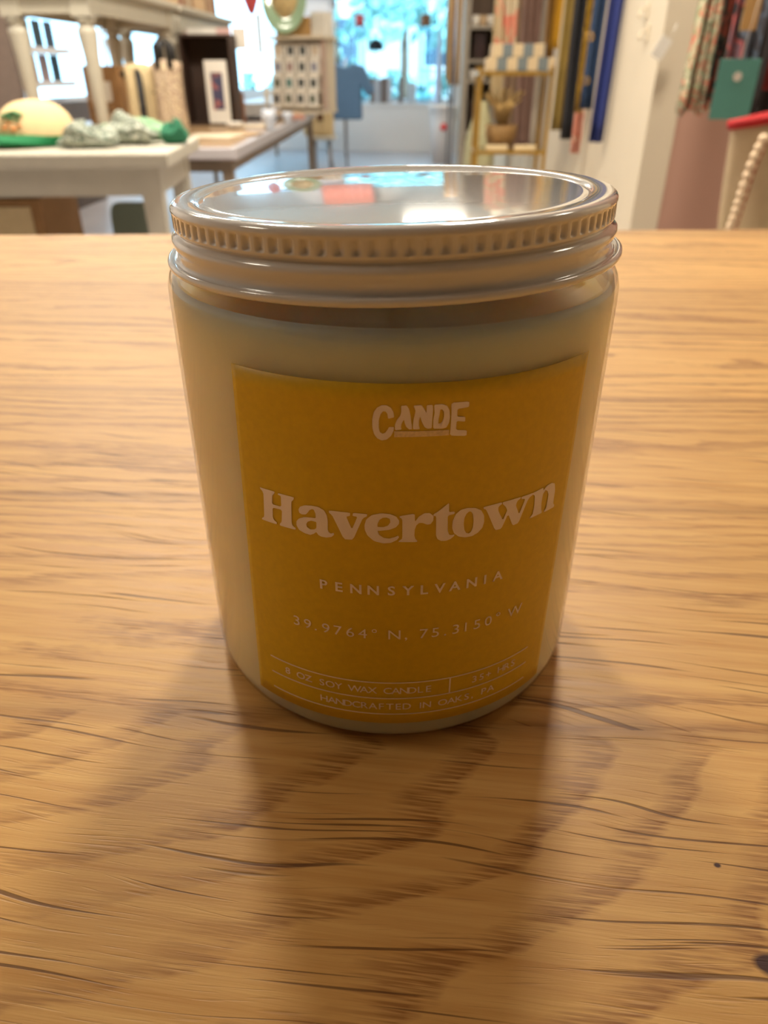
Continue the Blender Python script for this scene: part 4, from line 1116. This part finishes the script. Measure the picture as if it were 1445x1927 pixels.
MB().tube([(-.05, -.09, zz * .55), (-.03, -.12, zz * .3), (0.02, -.13, zz * .22), (.05, -.12, zz * .35), (.06, -.09, zz * .55)], .008, 8).build('handle', GREYC, bg_)

# tan coat and dark coat at the end of the rail, left of the shelves
drape('hanging_coat', 'long tan linen garment hanging right of the shop window', 'garment', mat('tan_linen', rgb(186, 150, 104), .9, .1, 12), 840, 864, 160, 8.6, 1.47, 3, .03, None, 1.1, seed=41)
drape('hanging_coat', 'dark garment behind the tan one by the shop window', 'garment', mat('charcoal_wool', rgb(46, 42, 42), .9, .1, 12), 836, 850, 150, 9.0, 1.3, 2, .03, None, 1.0, seed=42)
grl = thing('garment_rack', 'metal garment rack holding the tan and dark garments', 'rack', (at(850, 150, 8.8).x, 8.8, FL))
MB().tube([(0, -.7, 0), (0, -.7, 2.42), (0, .7, 2.42), (0, .7, 0)], .013, 8).build('frame', STEEL, grl)
MB().tube([(-.2, -.7, .02), (.2, -.7, .02)], .014, 8).build('foot', STEEL, grl); MB().tube([(-.2, .7, .02), (.2, .7, .02)], .014, 8).build('foot', STEEL, grl)

# ------------------------------------------------------------------ hooks on the wall corner
for (px, py, Y, lb) in ((1232, 20, 3.05, 'white clip hook high on the cream wall, upper one'), (1240, 62, 3.0, 'white clip hook on the cream wall, lower one')):
    p = at(px, py, Y)
    t = thing('wall_hook', lb, 'hook', (XR, Y, p.z), 0, 'white hooks on the cream wall')
    MB().box(-.008, -.0005, -.02, .02, -.025, .025).build('plate', WALLM, t, [bev(.003)])
    MB().tube([(-.008, 0, .008), (-.022, 0, .004), (-.03, 0, -.01), (-.026, -.005, -.022)], .004, 8).build('hook_arm', WALLM, t)
p = at(1255, 85, 2.72)
tg = thing('paper_tag', 'folded white paper tag at the wall corner', 'tag', (XR + .02, 2.77, p.z))
MB().box(-.04, .0, -.004, 0, -.05, .015, Matrix.Rotation(R(28), 4, 'Y')).build('card', PAPER, tg)
MB().tube([(0, 0, .02), (.012, 0, .06)], .0015, 6).build('string', PAPER, tg)

# ------------------------------------------------------------------ things hanging on the pink wall
FLORAL = print_mat('floral_print', [rgb(190, 176, 140), rgb(206, 104, 84), rgb(146, 156, 118), rgb(200, 188, 158), rgb(110, 116, 88), rgb(214, 130, 106)], (26, 26, 15), .9, 2, 1.2)
DFLO = print_mat('dark_floral_print', [rgb(40, 38, 32), rgb(150, 70, 50), rgb(70, 70, 54), rgb(30, 30, 28), rgb(180, 100, 76)], (24, 24, 12), .9, 2, 1.0)
GFLO = print_mat('grey_block_print', [rgb(92, 90, 96), rgb(120, 132, 150), rgb(84, 82, 88), rgb(206, 110, 110), rgb(150, 116, 128)], (16, 16, 11), .9, 1, .4)
KG = 'printed cloths on the pink wall'
hk = 1.06
drape('printed_cloth', 'coral and sage floral cloth hanging leftmost on the pink wall', 'cloth', FLORAL, 1272, 1322, 212, 2.66, hk, 3, .016, KG, .45, .01, 51)
drape('printed_cloth', 'second floral cloth with coral flowers, right of the leftmost one', 'cloth', FLORAL, 1305, 1340, 205, 2.58, hk, 2, .014, KG, .6, .008, 52)
drape('printed_cloth', 'dark floral cloth between the coral florals and the teal tag', 'cloth', DFLO, 1322, 1362, 196, 2.5, hk, 3, .014, KG, .7, .008, 53)
drape('printed_cloth', 'grey cloth with blue and pink block print behind the teal tag', 'cloth', GFLO, 1352, 1425, 160, 2.44, hk, 2, .012, KG, .85, .0, 54)
drape('printed_cloth', 'nearly black cloth at the right edge above the red trimmed bag', 'cloth', mat('near_black_cloth', rgb(38, 30, 28), .9, .2, 20), 1402, 1462, 225, 2.38, hk, 2, .012, KG, .9, .0, 55)
drape('printed_cloth', 'dark red cloth at the right edge of the photo', 'cloth', mat('dark_red_cloth', rgb(120, 24, 20), .8, .1, 20), 1432, 1480, 170, 2.3, hk, 2, .012, KG, .9, .0, 56)
p = at(1383, 165, 2.3)
tg = thing('teal_hang_tag', 'teal green card tag with a white emblem hanging on the grey cloth', 'tag', (p.x, 2.3, p.z), R(-6))
MB().box(-.055, .055, 0, .0025, -.08, .07).build('card', mat('teal_card', rgb(88, 148, 138), .7, .04), tg, [bev(.0008)])
m = MB(); c0 = (.0, .027)
ang = [(.014 if k % 2 else .010, 2 * pi * k / 16) for k in range(16)]
m.add([(c0[0] + r * cos(a), y, c0[1] + r * sin(a)) for y in (-.0012, -.0002) for r, a in ang], [tuple(range(16)), tuple(range(31, 15, -1))] + [(i, (i + 1) % 16, 16 + (i + 1) % 16, 16 + i) for i in range(16)])
m.build('emblem', PAPER, tg)
MB().tube([(0, 0, .07), (.012, .0, .2), (.02, .03, .40)], .0012, 6).build('string', PAPER, tg)
p = at(1420, 20, 2.34)
tg = thing('amber_hang_tag', 'amber coloured paper tag hanging on the grey cloth', 'tag', (p.x, 2.36, p.z))
MB().box(-.022, .022, 0, .002, -.045, .16).build('card', mat('amber_card', rgb(206, 166, 104), .7, .04), tg)
MB().tube([(0, 0, .16), (0.0, .0, .3)], .0012, 6).build('string', PAPER, tg)

# cream bag with red rim and pompom trim
BY = 1.95
A, B = at(1376, 235, BY), at(1500, 190, BY)
bag = thing('trimmed_tote', 'cream canvas bag with red rim and pompom trim at the right edge', 'bag', (A.x, BY, FL + .0))
# it stands on a low white plinth out of sight behind the counter
pla = at(1400, 470, BY).z
W_ = .34; zt1 = A.z - FL; zlow = pla - FL
m = MB(); nx, nz = 22, 14
for s in (-1, 1):
    base = len(m.v)
    for j in range(nz + 1):
        v = j / nz
        for i in range(nx + 1):
            u = i / nx
            x = u * W_ + .035 * (1 - v) * (1 if u < .5 else -1) * abs(2 * u - 1) + .035 * (1 - v) * 0
            y = s * (.002 + .06 * sin(pi * u) * (1 - .5 * v)) + .006 * sin(14 * u + 4 * v)
            z = zlow + (zt1 - zlow) * v + .055 * u * v
            m.v.append((x, y, z))
    for j in range(nz):
        for i in range(nx):
            q = base + j * (nx + 1) + i; m.f.append((q, q + 1, q + nx + 2, q + nx + 1)); m.mi.append(0); m.smooth.append(True)
m.build('bag_body', mat('cream_bag_canvas', rgb(200, 178, 144), .9, .05, 30), bag, [solid(.004)])
m = MB()
for s in (-1, 1): m.tube([(i / nx * W_ - .006, s * (.004 + .03 * sin(pi * i / nx)) + .006 * sin(14 * i / nx + 4) - .002, zt1 + .055 * i / nx) for i in range(nx + 1)], .0115, 10)
m.build('red_rim', mat('red_binding', rgb(172, 10, 14), .7), bag)
m = MB(); pts = [(1437, 262), (1418, 300), (1402, 345), (1390, 385), (1378, 420), (1370, 445)]
path = [at(x, y, BY - .09) for x, y in pts]
loc0 = Vector((A.x, BY, FL))
m.tube([p - loc0 + Vector((.012, 0, 0)) for p in path], .004, 8)
m.build('trim_cord', mat('rust_cord', rgb(176, 84, 64), .8), bag)
POM = mat('cream_pompom', rgb(232, 206, 172), .95, .05, 80)
tot = 13
for k in range(tot):
    t = k / (tot - 1) * (len(path) - 1); i = min(int(t), len(path) - 2); p = path[i].lerp(path[i + 1], t - i) - loc0
    r = .0125
    MB().lathe([(0, r), (r * .5, r * .87), (r * .87, r * .5), (r, 0), (r * .87, -r * .5), (r * .5, -r * .87), (0, -r)], 14, p).build('pompom', POM, bag)
pn = thing('low_plinth', 'cream plinth the red trimmed bag stands on behind the counter', 'plinth', (A.x + .17, BY, FL))
MB().box(-.2, .2, -.15, .15, 0, zlow - .002).build('block', WHITE, pn, [BEV])
